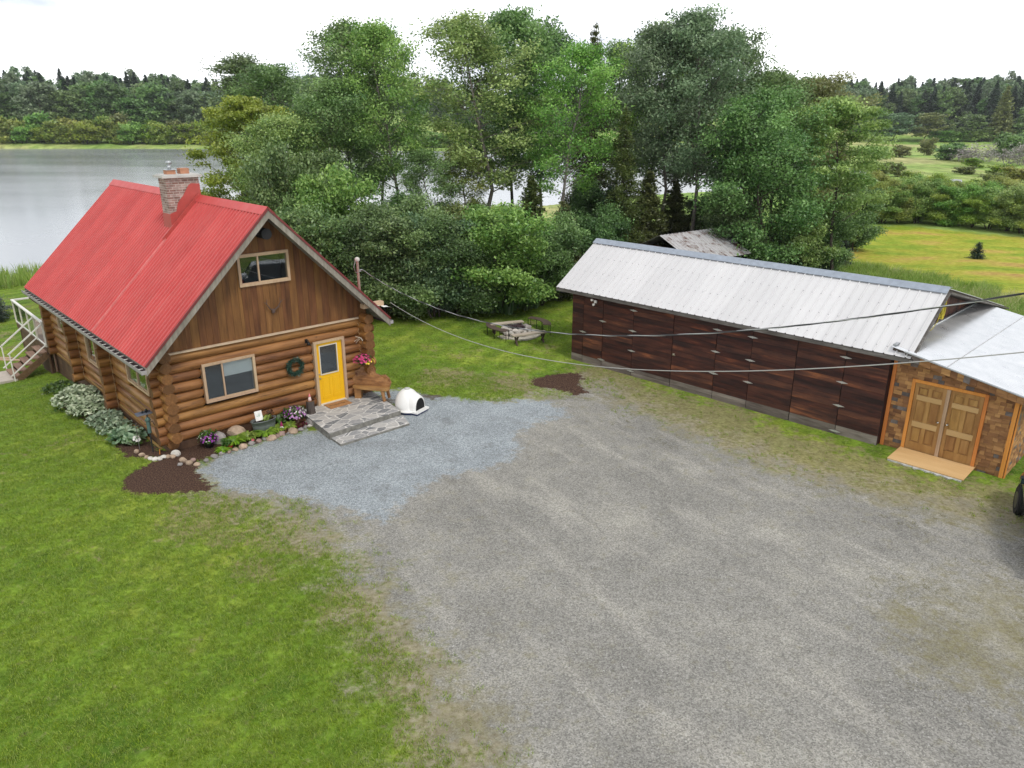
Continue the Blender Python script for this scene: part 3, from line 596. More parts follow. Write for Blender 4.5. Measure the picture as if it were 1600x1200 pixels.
mb=MB(); mb.bb(gx0-.02,gx1+.02,.3,.32,gz0-.1,gz1+.1); mb.build('unlit_room_panel',M_DARK,door)  # flat near-black panel: the unlit room seen through the door glass
mb=MB(); mb.lathe([(0,-.06),(.022,-.055),(.03,-.035),(.02,-.015),(.012,0),(.0,.0)],(4.93,0,1.13),12,R=rotx(-math.pi/2)); mb.build('door_knob',M_BRASS,door)
mb=MB(); mb.lathe([(0,-.03),(.022,-.028),(.026,-.005),(.0,.0)],(4.93,0,1.27),12,R=rotx(-math.pi/2)); mb.build('deadbolt',M_BRASS,door)
mb=MB(); mb.bb(4.86,5.8,-.09,.12,.21,.25); mb.build('threshold',M_CREAM,cabin)
mb=MB(); mb.bb(4.50,4.58,-.08,-.04,2.42,2.54); mb.tube([(4.54,-.08,2.5),(4.54,-.2,2.53),(4.54,-.2,2.47)],.012,6); mb.lathe([(.03,.08),(.065,.0),(.06,-.01),(0,-.01)],(4.54,-.2,2.40),14); mb.build('wall_lamp',M_BLACKM,cabin)
# roof: deck, ribbed sheets, ridge cap, fascia, gutter
Y0,Y1=-.7,13.06
def slope_pts(side,off=0.): # points from ridge to eave
    s=-1 if side=='l' else 1; return (MX,RZ+off),(MX+s*OW,EZ+off)
mb=MB()
for s in (-1,1):
    a=np.array([MX,RZ-.03]); b=np.array([MX+s*(OW-.03),EZ-.03+.03]); nrm=np.array([0,-.11]); poly=[a,b,b+nrm,a+nrm]
    if s<0: poly=poly[::-1]
    mb.prism([tuple(q) for q in poly],Y0+.04,Y1-.04,lambda V:np.column_stack([V[:,0],V[:,2],V[:,1]]),0,.5)
roof=mb.build('roof',M_GREYW,cabin)
def ribbed(O,A,B,period,prof,La,name,mats,parent,jit=0.,thick=None,tints=None,uplift=0.):
    """sheet: profile repeated along unit A for length La, swept along vector B; prof=[(t,h)...] over one period"""
    O=np.array(O,float);A=np.array(A,float);B=np.array(B,float); N=np.cross(A,B); N/=np.linalg.norm(N)
    if N[2]<0: N=-N
    pts=[]; k=int(math.ceil(La/period))
    for i in range(k):
        for t,h in prof:
            a=(i+t)*period
            if a<=La: pts.append((a,h))
    pts.append((La,0)); m=len(pts); seg=6
    V=[];F=[];tv=[]
    for j in range(seg+1):
        for a,h in pts: V.append(O+A*a+B*(j/seg)+N*(h+uplift))
    for j in range(seg):
        for i in range(m-1): F.append((j*m+i,j*m+i+1,(j+1)*m+i+1,(j+1)*m+i))
    mb=MB(); mb.add(V,F,0,.5); mb.t=[np.array([((p[0]//(period*4))*.37)%1 for p in pts]*(seg+1))]
    return mb.build(name,mats,parent)
RIB=[(0,0),(.30,0),(.36,.034),(.56,.034),(.62,0)]
for s in (-1,1):
    ribbed((MX,Y0,RZ),(0,1,0),(s*OW,0,EZ-RZ),.215,RIB,Y1-Y0,'roof_sheet',M_RED,cabin,uplift=.012)
mb=MB()
for s in (-1,1): 
    dx,dz=s*.20,-.20*(RZ-EZ)/OW; mb.prism([(0,0),(.0,.012),(dx,dz+.012),(dx,dz)] if s>0 else [(0,0),(dx,dz),(dx,dz+.012),(0,.012)],Y0-.01,Y1+.01,lambda V:np.column_stack([V[:,0]+MX,V[:,2],V[:,1]+RZ+.055]),0,.5)
mb.build('ridge_cap',M_RED,cabin)
mb=MB()
for s in (-1,1):   # drip edge along the rake
    mb.bar((MX,Y0-.012,RZ+.01),(MX+s*OW,Y0-.012,EZ+.01),.03,.06)
mb.build('rake_edge_trim',mat_plain('dark_red_metal',(.16,.03,.03),.5),cabin)
for s in (-1,1):
    for yy in (Y0,Y1-.05):
        mb=MB(); a=np.array([MX,RZ-.02]); b=np.array([MX+s*OW,EZ-.02]); poly=[tuple(a),tuple(b),tuple(b-[0,.24]),tuple(a-[0,.24])]
        if s<0: poly=poly[::-1]
        mb.prism(poly,yy-.002*s,yy+.045,lambda V:np.column_stack([V[:,0],V[:,2],V[:,1]]),0,.5); mb.build('fascia_board',M_GREYW,cabin)
M_GUT=mat_plain('dark_gutter_inside',(.07,.05,.05),.5);  # gutter floor and inner side coloured dark for the shade inside
for s in (-1,1):
    mb=MB(); xo=MX+s*OW; xa,xb=(xo-.12,xo+.02) if s<0 else (xo-.02,xo+.12)
    mb.bb(xa,xb,Y0+.02,Y1,EZ-.19,EZ-.175); mb.bb(xa,xa+.012,Y0+.02,Y1,EZ-.175,EZ-.08,0 if s>0 else 1); mb.bb(xb-.012,xb,Y0+.02,Y1,EZ-.175,EZ-.08,1 if s>0 else 0); mb.bb(xa,xb,Y0+.0,Y0+.02,EZ-.19,EZ-.08,1)
    for k in range(34): y=Y0+.25+k*.4; mb.bb(xa+.012,xb-.012,y-.015,y+.015,EZ-.095,EZ-.083,2)
    mb.build('gutter',[M_GUT,mat_plain('grey_gutter',(.30,.28,.28),.5),M_WHITE],cabin)
mb=MB(); mb.tube([(-.52,12.25,2.6),(-.3,12.3,2.35),(-.07,12.35,2.2),(-.07,12.4,-.55)],.045,8); mb.build('downpipe',mat_plain('brown_downpipe',(.17,.10,.07),.5),cabin)
# eave purlin bracket and flashing on the right
mb=MB(); mb.bar((6.42,-.42,3.36),(7.2,-.42,3.36),.2,.15); mb.build('plate_beam_end',M_TRIM,cabin)
mb=MB(); z0=3.46
V=[];nx=8
for i in range(nx+1):
    x=6.45+i*.12; 
    for j in range(3): V.append((x,-.72+j*.2,max(roofz(x)+.02,3.46-.03*i)+.02*math.sin(i*2.1+j)))
F=[(i*3+j,(i+1)*3+j,(i+1)*3+j+1,i*3+j+1) for i in range(nx) for j in range(2)]
mb.add(V,F); mb.build('bent_flashing',mat_plain('white_flashing',(.75,.75,.74),.5),cabin)
# service mast
mb=MB(); mb.tube([(6.9,.42,2.6),(6.87,.42,4.68)],.045,10); mast=mb.build('service_mast',mat_plain('rusty_pipe',(.30,.20,.17),.7),cabin)
mb=MB(); mb.lathe([(.05,-.05),(.085,.0),(.08,.06),(.04,.10),(0,.11)],(6.87,.42,4.7),12); mb.build('weatherhead',mat_plain('weatherhead_grey',(.5,.47,.44),.6),mast)
mb=MB(); mb.tube([(6.87,.42,4.36),(7.0,.34,4.38)],.02,6); mb.tube([(6.80,.42,4.7),(6.7,.38,4.5),(6.78,.40,4.3),(6.95,.36,4.34)],.01,5); mb.build('insulator',M_GALV,mast)
# chimney
n=NT('brick'); v=n.coord(); bk=n.n('ShaderNodeTexBrick'); 
sxx=n.n('ShaderNodeSeparateXYZ'); n.put(sxx.inputs[0],v); cmb=n.n('ShaderNodeCombineXYZ'); n.put(cmb.inputs[0],n.ma('ADD',sxx.outputs[0],sxx.outputs[1])); n.put(cmb.inputs[1],sxx.outputs[2]); n.put(bk.inputs['Vector'],cmb.outputs[0])
bk.inputs['Scale'].default_value=1; bk.inputs['Brick Width'].default_value=.2; bk.inputs['Row Height'].default_value=.075; bk.inputs['Mortar Size'].default_value=.008; bk.inputs['Color1'].default_value=(.20,.095,.075,1); bk.inputs['Color2'].default_value=(.36,.25,.22,1); bk.inputs['Mortar'].default_value=(.42,.38,.34,1)
M_BRICK=n.fin(n.pbsdf(n.hsv(bk.outputs[0],.5,.85,n.mr(n.noise(v,6,4),.3,.7,.7,1.3)),.9,0,.2,n.bump(bk.outputs[1],-.4,.01)))
CHX0,CHX1,CHY0,CHY1=2.42,3.46,4.2,4.85
mb=MB(); mb.bb(CHX0,CHX1,CHY0,CHY1,5.0,7.33); ch=mb.build('chimney',M_BRICK,cabin)
mb=MB(); mb.bb(CHX0-.12,CHX1+.10,CHY0-.1,CHY1+.1,7.33,7.40); mb.bb(CHX0-.05,CHX1+.04,CHY0-.04,CHY1+.04,7.40,7.43); mb.build('chimney_cap',mat_plain('concrete_cap',(.48,.47,.45),.9),ch)
mb=MB(); mb.bb(2.98,3.26,4.38,4.66,7.43,7.60); mb.build('flue_tile',mat_plain('clay_flue',(.42,.20,.12),.9),ch)
mb=MB(); mb.bb(2.55,2.83,4.38,4.66,7.43,7.56); mb.build('flue_tile',MC['clay_flue'],ch)
mb=MB(); mb.bb(2.52,2.86,4.35,4.69,7.56,7.58); mb.lathe([(.06,0),(.06,.12),(.05,.12),(.05,.16),(.09,.17),(.09,.22),(.07,.25),(0,.26)],(2.7,4.52,7.58),14); mb.build('flue_cowl',M_GALV,ch)
# red flashing wrapping the chimney: stepped panel on the front face + saddle
M_RED2=mat_plain('red_flashing',(.42,.07,.06),.5,0,.08)
mb=MB(); rz_=lambda x: RZ-(MX-x)*(RZ-EZ)/OW
mb.prism([(CHX0-.01,rz_(CHX0)-.05),(CHX1+.01,rz_(CHX1)-.1),(CHX1+.01,7.12),(3.2,7.14),(3.12,7.1),(2.9,6.78),(2.7,6.55),(2.62,6.3),(CHX0-.01,6.22)],0,.012,lambda V:np.column_stack([V[:,0],CHY0-.014+V[:,2],V[:,1]]))
mb.prism([(CHY0-.01,5.4),(CHY1+.02,5.4),(CHY1+.02,6.22),(CHY0-.01,6.22)],0,.012,lambda V:np.column_stack([CHX0-.014+V[:,2],V[:,0],V[:,1]]))
mb.bar((CHX0-.35,CHY0-.09,rz_(CHX0-.35)+.045),(MX,CHY0-.09,RZ+.045),.05,.16)
mb.build('chimney_flashing',M_RED2,ch)
mb=MB(); mb.bar((MX-OW,CHY0-.14,EZ+.045),(CHX0-.3,CHY0-.14,rz_(CHX0-.3)+.045),.02,.05); mb.build('seam_strip',mat_plain('pale_red_metal',(.62,.20,.19),.5),cabin)

# ================================================================ DECK behind the cabin
deck=thing('deck','small raised deck with white glass railing at the far left corner of the log cabin','deck',cab(-.25,12.5,0),CT)
gd=-.66
mb=MB()
for k in range(26): mb.bb(.0,4.6,.02+k*.204,.02+k*.204+.198,.46,.5)
mb.build('platform',mat_wood('deck_boards',[(.18,.13,.10),(.27,.21,.17),(.36,.29,.24)],'X',.15,.8,10,9),deck)
mb=MB(); mb.bb(-.02,.02,0,5.3,.26,.46); mb.bb(0,4.6,5.3,5.34,.26,.46); mb.bb(.02,4.6,-.0,.03,.26,.46)
for y in (.2,2.6,5.1):
    for x in (.1,2.3,4.5): mb.bb(x-.06,x+.06,y-.06,y+.06,gd-.2,.26)
mb.build('framing',M_SKIRT,deck)
mb=MB(); mb.bb(.06,.1,1.55,5.2,gd-.3,.26); mb.bb(.0,.05,.0,1.4,gd-.3,.2); mb.build('skirting',M_SKIRT,deck)
for y in (1.45,2.7,4.0,5.28):
    mb=MB(); mb.bb(-.03,.03,y-.03,y+.03,.5,1.48); mb.build('railing_post',M_CREAM,deck)
for x in (1.5,3.0): mb=MB(); mb.bb(x-.03,x+.03,5.25,5.31,.5,1.48); mb.build('railing_post',M_CREAM,deck)
mb=MB(); mb.bb(-.05,.05,0,5.33,1.48,1.54); mb.bb(.05,4.6,5.24,5.33,1.48,1.54); mb.bb(-.02,.02,0,5.28,.54,.58); mb.bb(-.03,.03,0,.06,.5,1.48); mb.build('top_rail',M_WHITE,deck)
mb=MB()
for a,b in ((1.5,2.66),(2.74,3.96),(4.04,5.24)): mb.bb(-.005,.005,a,b,.6,1.46)
mb.bb(.1,1.45,5.27,5.28,.6,1.46); mb.bb(1.55,2.95,5.27,5.28,.6,1.46)
mb.build('glass_panel',mat_glass('railing_glass',(.85,.9,.85),.05),deck)
for k in range(6):
    x=-.02-.26*k-.13; z=.30-.19*k
    mb=MB(); mb.bb(x-.15,x+.13,.05,1.35,z-.05,z); mb.build('stair_tread',mat_wood('tread_wood',[(.14,.08,.055),(.23,.14,.10),(.30,.20,.15)],'Y',.15,.8,8,9),deck)
mb=MB()
for y in (.05,1.33): mb.bar((.0,y,.2),(-1.45,y,-.82),.05,.24)
mb.build('stair_stringer',M_SKIRT,deck)
for y in (-.02,1.42):
    mb=MB(); mb.bar((0,y,1.48),(-1.35,y,.45),.04,.05); mb.bar((0,y,.62),(-1.4,y,-.42),.035,.04); mb.bar((-1.3,y,gd),(-1.3,y,.5),.04,.04); mb.build('handrail',M_WHITE,deck)
mb=MB(); mb.bb(-2.0,-1.2,.0,1.5,gd-.1,gd+.1); mb.build('landing_slab',mat_plain('pale_slab',(.42,.37,.32),.9,0,.1),deck)

# ================================================================ PORCH
n=NT('flagstone'); v=n.coord(); vv=n.mix(.08,v,n.noise(v,3,3,.6,True)); vm=n.map(vv,(1,1.5,1))
e=n.vor(vm,2.7,'DISTANCE_TO_EDGE','Distance'); cc=n.n('ShaderNodeSeparateColor'); n.put(cc.inputs[0],n.vor(vm,2.7,'F1','Color'))
stn=n.ramp(cc.outputs[0],(.1,(.15,.155,.165)),(.5,(.27,.27,.275)),(.9,(.40,.385,.37))); stn=n.mix(n.mr(n.noise(v,9,5,.7),.5,.7,0,.6),stn,(.55,.53,.49))
cflag=n.mix(n.mr(n.ma('ADD',e,n.mr(n.noise(v,14,4),.3,.7,-.02,.02)),.015,.05),(.62,.60,.57),stn)
M_FLAG=n.fin(n.pbsdf(cflag,.85,0,.25,n.bump(n.mr(e,0,.05),.4,.015)))
M_CONC=mat_plain('old_concrete',(.20,.195,.175),.95,0,.35,7,.2,.0,.5)
porch=thing('stone_porch','low flagstone porch with one long step below the yellow door','porch',cab(0,0,0),CT)
mb=MB(); mb.prism([(4.12,.0),(3.86,-2.32),(6.52,-2.2),(6.86,.0)],-.1,.215,None,0,.5,1); mb.build('landing',[M_CONC,M_FLAG],porch)
mb=MB(); mb.prism([(3.9,-2.335),(3.86,-2.95),(6.3,-2.98),(6.55,-2.22)],-.1,.07,None,0,.5,1); mb.build('step',[M_CONC,M_FLAG],porch)

# ================================================================ BARN
BC=[(.013,.009,.009),(.038,.015,.013),(.095,.032,.020),(.32,.105,.042)]
M_BARN=mat_wood('barn_siding',BC,'X',.38,.7,9,7,.5,True); M_BARNY=mat_wood('barn_siding_side',BC,'Y',.35,.7,9,5,.4)
M_OLDW=mat_wood('weathered_board',[(.075,.058,.048),(.19,.16,.14),(.32,.285,.25)],'X',.3,.85,7,9,.5)
n=NT('white_roof_metal'); v=n.coord(); M_WROOF=n.fin(n.pbsdf(n.hsv(n.mix(n.mr(n.noise(n.map(v,(1,.3,.3)),2,5,.65),.35,.7),(.57,.565,.575),(.61,.605,.612)),.5,1,n.mr(n.attr('tint'),0,1,.95,1.04)),.45,.0,.5))
n=NT('galvanized_sheet'); v=n.coord(); M_GROOF=n.fin(n.pbsdf(n.mix(n.mr(n.noise(v,3,5),.3,.7),(.74,.76,.78),(.84,.85,.87)),n.mr(n.noise(v,2,4),.3,.7,.26,.36),.8,.5))
barno=thing('barn','long dark brown board barn with strap hinged doors and a white metal roof','barn',(BX,BY,0),BT)
BLn,BZ0,BH=12.22,-.2,2.62; RYD,RZB=2.2,4.37
DOORS=[(3.02,4.80),(4.80,6.56),(7.87,9.42),(9.42,10.95)]; SMALL=[(.59,1.58)]
def boards(mb,x0,x1,y,z0=BZ0,z1=2.62,th=.03,gap=.006):
    z=z0; r=0
    while z<z1-.02:
        h=min(.19,z1-z); old=z<.1; h=h*.8 if old else h
        # boards are pieced along their length
        a=x0
        while a<x1-.02:
            b=x1 if x1-a<1.9 else a+random.uniform(.8,1.9)
            jy=y+random.uniform(-.004,.004); zo=random.uniform(0,.004)
            mb.bb(a+.002,b-.002,jy,jy+th,z+gap*.5,z+h-gap*.5,1 if old else 0,random.random()**1.3); a=b
        z+=h
segs=[(0,.59),(1.58,3.02),(6.56,7.87),(10.95,12.22)]
mb=MB()
for a,b in segs: boards(mb,a+.006,b-.006,.0)
mb.bb(0,12.22,.04,.06,BZ0,2.9,2,.1); mb.build('wall',[M_BARN,M_OLDW,M_DARK],barno)
HN={3.02:(2.38,1.59,.81,.01),1.58:(1.7,.14),.59:(1.09,),6.56:(2.33,1.55,.76),7.87:(2.33,1.53,.76),10.95:(2.32,1.52,.76,-.09)}
for a,b in SMALL+DOORS:
    mb=MB(); boards(mb,a+.012,b-.012,-.008,BZ0-.0,2.56 if a>1 else 2.3,.03)
    if a<1: boards(mb,a+.012,b-.012,-.004,2.3,2.62)
    dr=mb.build('barn_door',[M_BARN,M_OLDW],barno)
    for hx,zs in HN.items():
        if abs(hx-a)<.02 or abs(hx-b)<.02:
            if hx==1.58 or True:
                for z in zs:
                    mb=MB(); P=[(-.19,0),(-.05,-.028),(.05,-.028),(.19,0),(.05,.028),(-.05,.028)]
                    mb.prism(P,0,.008,lambda V,hx=hx,z=z:np.column_stack([V[:,0]+hx,-.02-V[:,2],V[:,1]+z])); mb.tube([(hx,-.028,z-.04),(hx,-.028,z+.04)],.012,6); mb.build('strap_hinge',mat_plain('zinc',(.50,.50,.48),.45,.5),dr)
    if abs(a-4.80)<.01 :
        mb=MB(); mb.tube([(4.93,-.01,1.12),(4.93,-.07,1.12)],.012,6); mb.lathe([(0,-.01),(.045,0),(.045,.03),(0,.04)],(4.93,-.08,1.1),10,R=rotx(math.pi/2)); mb.bb(4.83,4.96,-.03,-.015,1.04,1.07); mb.build('latch',M_BRASS,dr)
for side in (0,1):
    mb=MB(); x=0 if side==0 else 12.19
    z=BZ0
    def rf(y): return RZB-.12-(RYD-y)*.64 if y<RYD else RZB-.12-(y-RYD)*.24
    y=.06
    while y<9.5:
        y1=min(y+.2,9.5); mb.prism([(y+.003,BZ0),(y1-.003,BZ0),(y1-.003,rf(y1)),(y+.003,rf(y))],0,.03,lambda V,x=x:np.column_stack([V[:,2]+x,V[:,0],V[:,1]]),0,random.random()); y=y1
    mb.build('wall',mat_wood('barn_gable_boards',BC,'Z',.4,.75,8,6,.4),barno)
mb=MB(); boards(mb,0,12.22,9.5,BZ0,2.45); mb.build('wall',[M_BARN,M_OLDW],barno)
XR0,XR1=-.68,12.80
mb=MB()
# eave at y=-.22
EY,EZB=-.25,2.74
mb.prism([(EY+.03,EZB-.10),(RYD,RZB-.10),(RYD,RZB-.01),(EY+.03,EZB-.01)],XR0+.03,XR1-.03,lambda V:np.column_stack([V[:,2],V[:,0],V[:,1]]),0,.3)
mb.prism([(RYD,RZB-.10),(9.8,2.46),(9.8,2.55),(RYD,RZB-.01)],XR0+.03,XR1-.03,lambda V:np.column_stack([V[:,2],V[:,0],V[:,1]]),0,.3)
mb.build('roof',mat_plain('roof_deck_wood',(.07,.055,.045),.8),barno)
SR=[(0,0),(.42,0),(.45,.034),(.55,.034),(.58,0)]
ribbed((XR0,RYD,RZB),(1,0,0),(0,EY-RYD,EZB-RZB),.3,SR,XR1-XR0,'roof_sheet',M_WROOF,barno,uplift=.006)
ribbed((XR0,RYD,RZB),(1,0,0),(0,9.8-RYD,2.55-RZB),.3,SR,XR1-XR0,'roof_sheet',M_WROOF,barno,uplift=.006)
mb=MB()
for k in range(45):
    for f in (.08,.36,.64,.92): mb.box((XR0+.3*(k+.5),RYD+(EY-RYD)*f-.0,RZB+(EZB-RZB)*f+.045),(.028,.028,.02),None,0,.5)
mb.build('roof_screws',mat_plain('grey_screw',(.30,.30,.32),.5),barno,kind='stuff')
mb=MB(); mb.prism([(RYD-.24,RZB-.10),(RYD,RZB+.06),(RYD+.22,RZB+.012),(RYD+.22,RZB+.026),(RYD,RZB+.075),(RYD-.24,RZB-.085)],XR0-.01,XR1+.01,lambda V:np.column_stack([V[:,2],V[:,0],V[:,1]])); mb.build('ridge_cap',mat_plain('grey_ridge_metal',(.30,.34,.40),.45,.3),barno)
mb=MB(); mb.bar((XR1-.02,RYD,RZB-.11),(XR1-.02,9.85,2.50),.16,.05); mb.bar((XR1-.02,EY,EZB-.09),(XR1-.02,RYD,RZB-.11),.14,.05); mb.bb(XR0+.02,XR1-.02,EY-.01,EY+.03,EZB-.13,EZB-.015); mb.build('fascia_board',mat_wood('weathered_fascia',[(.05,.045,.04),(.13,.12,.11),(.26,.25,.24)],'X',.2,.85,6,8),barno)
# security light
mb=MB(); mb.box((1.21,-.05,2.42),(.11,.06,.11)); sec=mb.build('security_light',M_WHITE,barno)
for dx,dz in ((-.09,.07),(.1,.04),(.0,-.1)):
    mb=MB(); q=np.array([1.21+dx,-.15,2.42+dz]); mb.tube([(1.21,-.06,2.42),q],.018,6); mb.lathe([(.0,-.05),(.035,-.04),(.05,.04),(.04,.045),(0,.04)],q,12,R=rotx(math.pi/2)@rotz(0)); mb.build('lamp_head',M_WHITE,sec)

# ================================================================ SHED
shed=thing('shed','low shed clad in mixed brown wood shakes with double doors and galvanized roof','shed',(BX,BY,0),BT)
sw=.25; SX0,SX1=12.26,15.52; rs=lambda x: 2.87-.19*(x-12.8)
def shake_mat(name,axis): return mat_wood(name,[(.09,.045,.022),(.22,.105,.042),(.35,.18,.072),(.45,.26,.12)],axis,.38,.8,5,9,.8,True)
M_SHK=shake_mat('wood_shake','X'); M_SHKG=mat_plain('grey_shake',(.14,.12,.11),.85,0,.3,9,.3,.3,.3); M_SHKY=shake_mat('wood_shake_side','Y')
def shakes(mb,x0,x1,y,z0,zt,th=.02,holes=(),T=None,row=.115,slope=None):
    z=z0; r=0
    while z<3:
        x=x0-random.random()*.1
        while x<x1:
            wd=random.uniform(.12,.27); a,b=max(x,x0),min(x+wd,x1); x+=wd
            if b-a<.015: continue
            t=zt((a+b)/2) if callable(zt) else zt
            if z>t-.03: continue
            h=min(row+.01,t-z)
            if any(a<h1-.005 and b>h0+.005 and z<hz1 and z+h>hz0 for h0,h1,hz0,hz1 in holes):
                for h0,h1,hz0,hz1 in holes:
                    if a<h0<b: b=h0
                    elif a<h1<b: a=h1
                    elif a>=h0 and b<=h1: a=b
                if b-a<.015: continue
            o=random.random()*.012; v_=np.array([[a+.002,y-th-o,z+random.uniform(0,.012)],[b-.002,y-th-o,z+random.uniform(0,.012)],[b-.002,y,z],[a+.002,y,z],[a+.002,y-th*.35-o*.3,z+h],[b-.002,y-th*.35-o*.3,z+h],[b-.002,y,z+h],[a+.002,y,z+h]])
            if T is not None: v_=T(v_)
            mb.add(v_,[(0,3,2,1),(4,5,6,7),(0,1,5,4),(1,2,6,5),(2,3,7,6),(3,0,4,7)],1 if random.random()<.10 else 0,random.random())
        z+=row; r+=1
DX0,DX1,DZt=12.84,14.80,2.06
mb=MB(); shakes(mb,SX0,SX1,sw,-.25,lambda x:rs(x)-.2,.02,[(DX0,DX1,-.3,DZt-.06)])
mb.bb(SX0,DX0,sw,sw+.06,-.25,2.5,2); mb.bb(DX1,SX1,sw,sw+.06,-.25,2.2,2); mb.bb(DX0,DX1,sw+.01,sw+.06,DZt,2.35,2); mb.build('wall',[M_SHK,M_SHKG,M_DARK],shed)
# right wall: local x of shakes runs towards the back
TR=lambda V:np.column_stack([SX1+(sw-V[:,1]),V[:,0],V[:,2]])
mb=MB(); shakes(mb,sw+.02,2.75,sw,-.3,2.2,.02,(),TR); shakes(mb,3.9,8.0,sw,-.3,2.2,.02,(),TR); mb.bb(SX1-.06,SX1-.001,sw,2.75,-.3,2.3,1); mb.bb(SX1-.06,SX1-.001,3.9,8,-.3,2.3,1); mb.bb(SX1-.06,SX1,2.75,3.9,1.95,2.25,0); mb.bb(14.9,14.95,2.5,4.2,-.3,2.3,2); mb.build('wall',[M_SHKY,M_SHKG,M_DARK],shed)
mb=MB(); shakes(mb,SX0,SX1,8.0,-.3,2.3,.02); mb.build('wall',[M_SHK,M_SHKG],shed)
# fascia of shakes under the roof edge
mb=MB()
x=12.62
while x<16.05:
    wd=random.uniform(.16,.3); x1=min(x+wd,16.1); t0,t1=rs(x)-.035,rs(x1)-.035; y_=-.17-random.random()*.012
    mb.add([(x+.002,y_,t0-.19),(x1-.002,y_,t1-.19),(x1-.002,-.12,t1-.19),(x+.002,-.12,t0-.19),(x+.002,y_+.01,t0),(x1-.002,y_+.01,t1),(x1-.002,-.12,t1),(x+.002,-.12,t0)],[(0,3,2,1),(4,5,6,7),(0,1,5,4),(1,2,6,5),(2,3,7,6),(3,0,4,7)],1 if random.random()<.2 else 0,random.random()); x=x1
mb.bar((12.62,.04,rs(12.62)-.24),(16.1,.04,rs(16.1)-.24),.30,.02); mb.build('fascia',[M_SHK,M_SHKG],shed)
M_OR=mat_wood('orange_trim_wood',[(.48,.17,.035),(.62,.235,.05),(.70,.29,.07)],'Z',.08,.6,12,9,.2)
for x,zt in ((12.30,2.62),(15.47,2.08)): mb=MB(); mb.bb(x-.05,x+.05,sw-.05,sw-.0,-.27,zt-.02); mb.build('corner_trim',M_OR,shed)
mb=MB(); mb.bb(SX1+.02,SX1+.045,sw-.03,sw+.07,-.27,2.1); mb.build('corner_trim',M_OR,shed)
mb=MB(); f=sw-.065; mb.bb(DX0,DX0+.09,f,sw+.03,-.17,DZt); mb.bb(DX1-.09,DX1,f,sw+.03,-.17,DZt); mb.bb(DX0+.09,DX1-.09,f+.002,sw+.03,DZt-.09,DZt-.001); mb.build('door_frame',M_OR,shed)
M_DW=mat_wood('door_wood',[(.18,.08,.022),(.34,.18,.055),(.48,.28,.10)],'Z',.14,.55,7,7,.25); M_DL=mat_wood('pale_door_rail',[(.46,.29,.12),(.56,.37,.17)],'X',.06,.55,8,7,.2)
def panel_door(x0,x1,z0,z1,handle):
    mb=MB(); y=sw-.01; m=.10; xm=(x0+x1)/2
    mb.bb(x0,x0+m,y-.03,y+.02,z0,z1,0,.35); mb.bb(x1-m,x1,y-.03,y+.02,z0,z1,0,.3); mb.bb(xm-.05,xm+.05,y-.028,y+.02,z0,z1,0,.6)
    H=z1-z0; rails=[(0,.13,0),(.36,.44,1),(.76,.83,1),(.95,1.,0)]
    for a,b,l in rails: mb.bb(x0+m-.02 if l else x0+m,x1-m+.02 if l else x1-m,y-.032-.002*l,y+.02,z0+a*H,z0+b*H,l,.5)
    for c0,c1 in ((x0+m,xm-.05),(xm+.05,x1-m)):
        for a,b in ((.13,.36),(.44,.76),(.83,.95)):
            mb.bb(c0,c1,y-.006,y+.015,z0+a*H,z0+b*H,0,random.random()); mb.bb(c0+.04,c1-.04,y-.022,y-.006,z0+a*H+.04,z0+b*H-.04,0,random.random())
    d=mb.build('panel_door',[M_DW,M_DL],shed)
    mb=MB(); mb.lathe([(0,0),(.03,.005),(.03,.02),(.012,.025),(.012,.05),(.028,.06),(.03,.08),(0,.09)],(handle,y-.03,z0+1.04),12,R=rotx(math.pi/2)); mb.build('door_knob',mat_plain('chrome',(.6,.58,.55),.2,1.),d); return d
dm_=(DX0+DX1)/2
panel_door(DX0+.1,dm_-.05,-.1,DZt-.1,dm_-.12); panel_door(dm_+.05,DX1-.1,-.1,DZt-.1,dm_+.12)
mb=MB(); mb.bb(dm_-.045,dm_+.045,sw-.075,sw+.02,-.13,DZt-.095); mb.build('centre_post',M_TRIM,shed)
mb=MB(); mb.bb(DX0+.02,DX1-.02,sw-.09,sw+.05,-.17,-.13); mb.build('threshold',M_GALV,shed)
CORR=[(k/8,.018*math.sin(2*math.pi*k/8)) for k in range(8)]
A_=np.array([0,1,0.]); ribbed((12.25,-.2,rs(12.25)),(0,1,0),(3.9,0,-.19*3.9),.13,CORR,8.2,'roof_sheet',M_GROOF,shed,uplift=.0)
mb=MB(); mb.prism([(12.26,rs(12.26)-.11),(16.12,rs(16.12)-.11),(16.12,rs(16.12)-.025),(12.26,rs(12.26)-.025)],-.12,8.0,lambda V:np.column_stack([V[:,0],V[:,2],V[:,1]])); mb.build('roof',MC['roof_deck_wood'],shed)
mb=MB(); mb.bar((12.6,-.215,rs(12.6)-.0),(16.15,-.215,rs(16.15)-.0),.07,.025); mb.bar((12.285,-.1,rs(12.25)+.04),(12.285,8.0,rs(12.25)+.04),.1,.04); mb.build('metal_edge_trim',M_GALV,shed)
mb=MB(); mb.bar((13.75,-.2,rs(13.75)+.014),(13.75,8,rs(13.75)+.014),.004,.05); mb.build('sheet_overlap',mat_plain('darker_grey_metal',(.38,.38,.39),.6,.5),shed)  # darker grey strip along one joint of the roof sheets
mb=MB(); mb.bb(SX1+.05,SX1+.55,2.8,4.0,-.35,-.12); mb.build('side_step',mat_plain('white_step',(.62,.62,.60),.8),shed)
ramp=thing('door_ramp','pale plywood ramp on a broken concrete footing before the double doors of the shed','ramp',(BX,BY,0),BT)
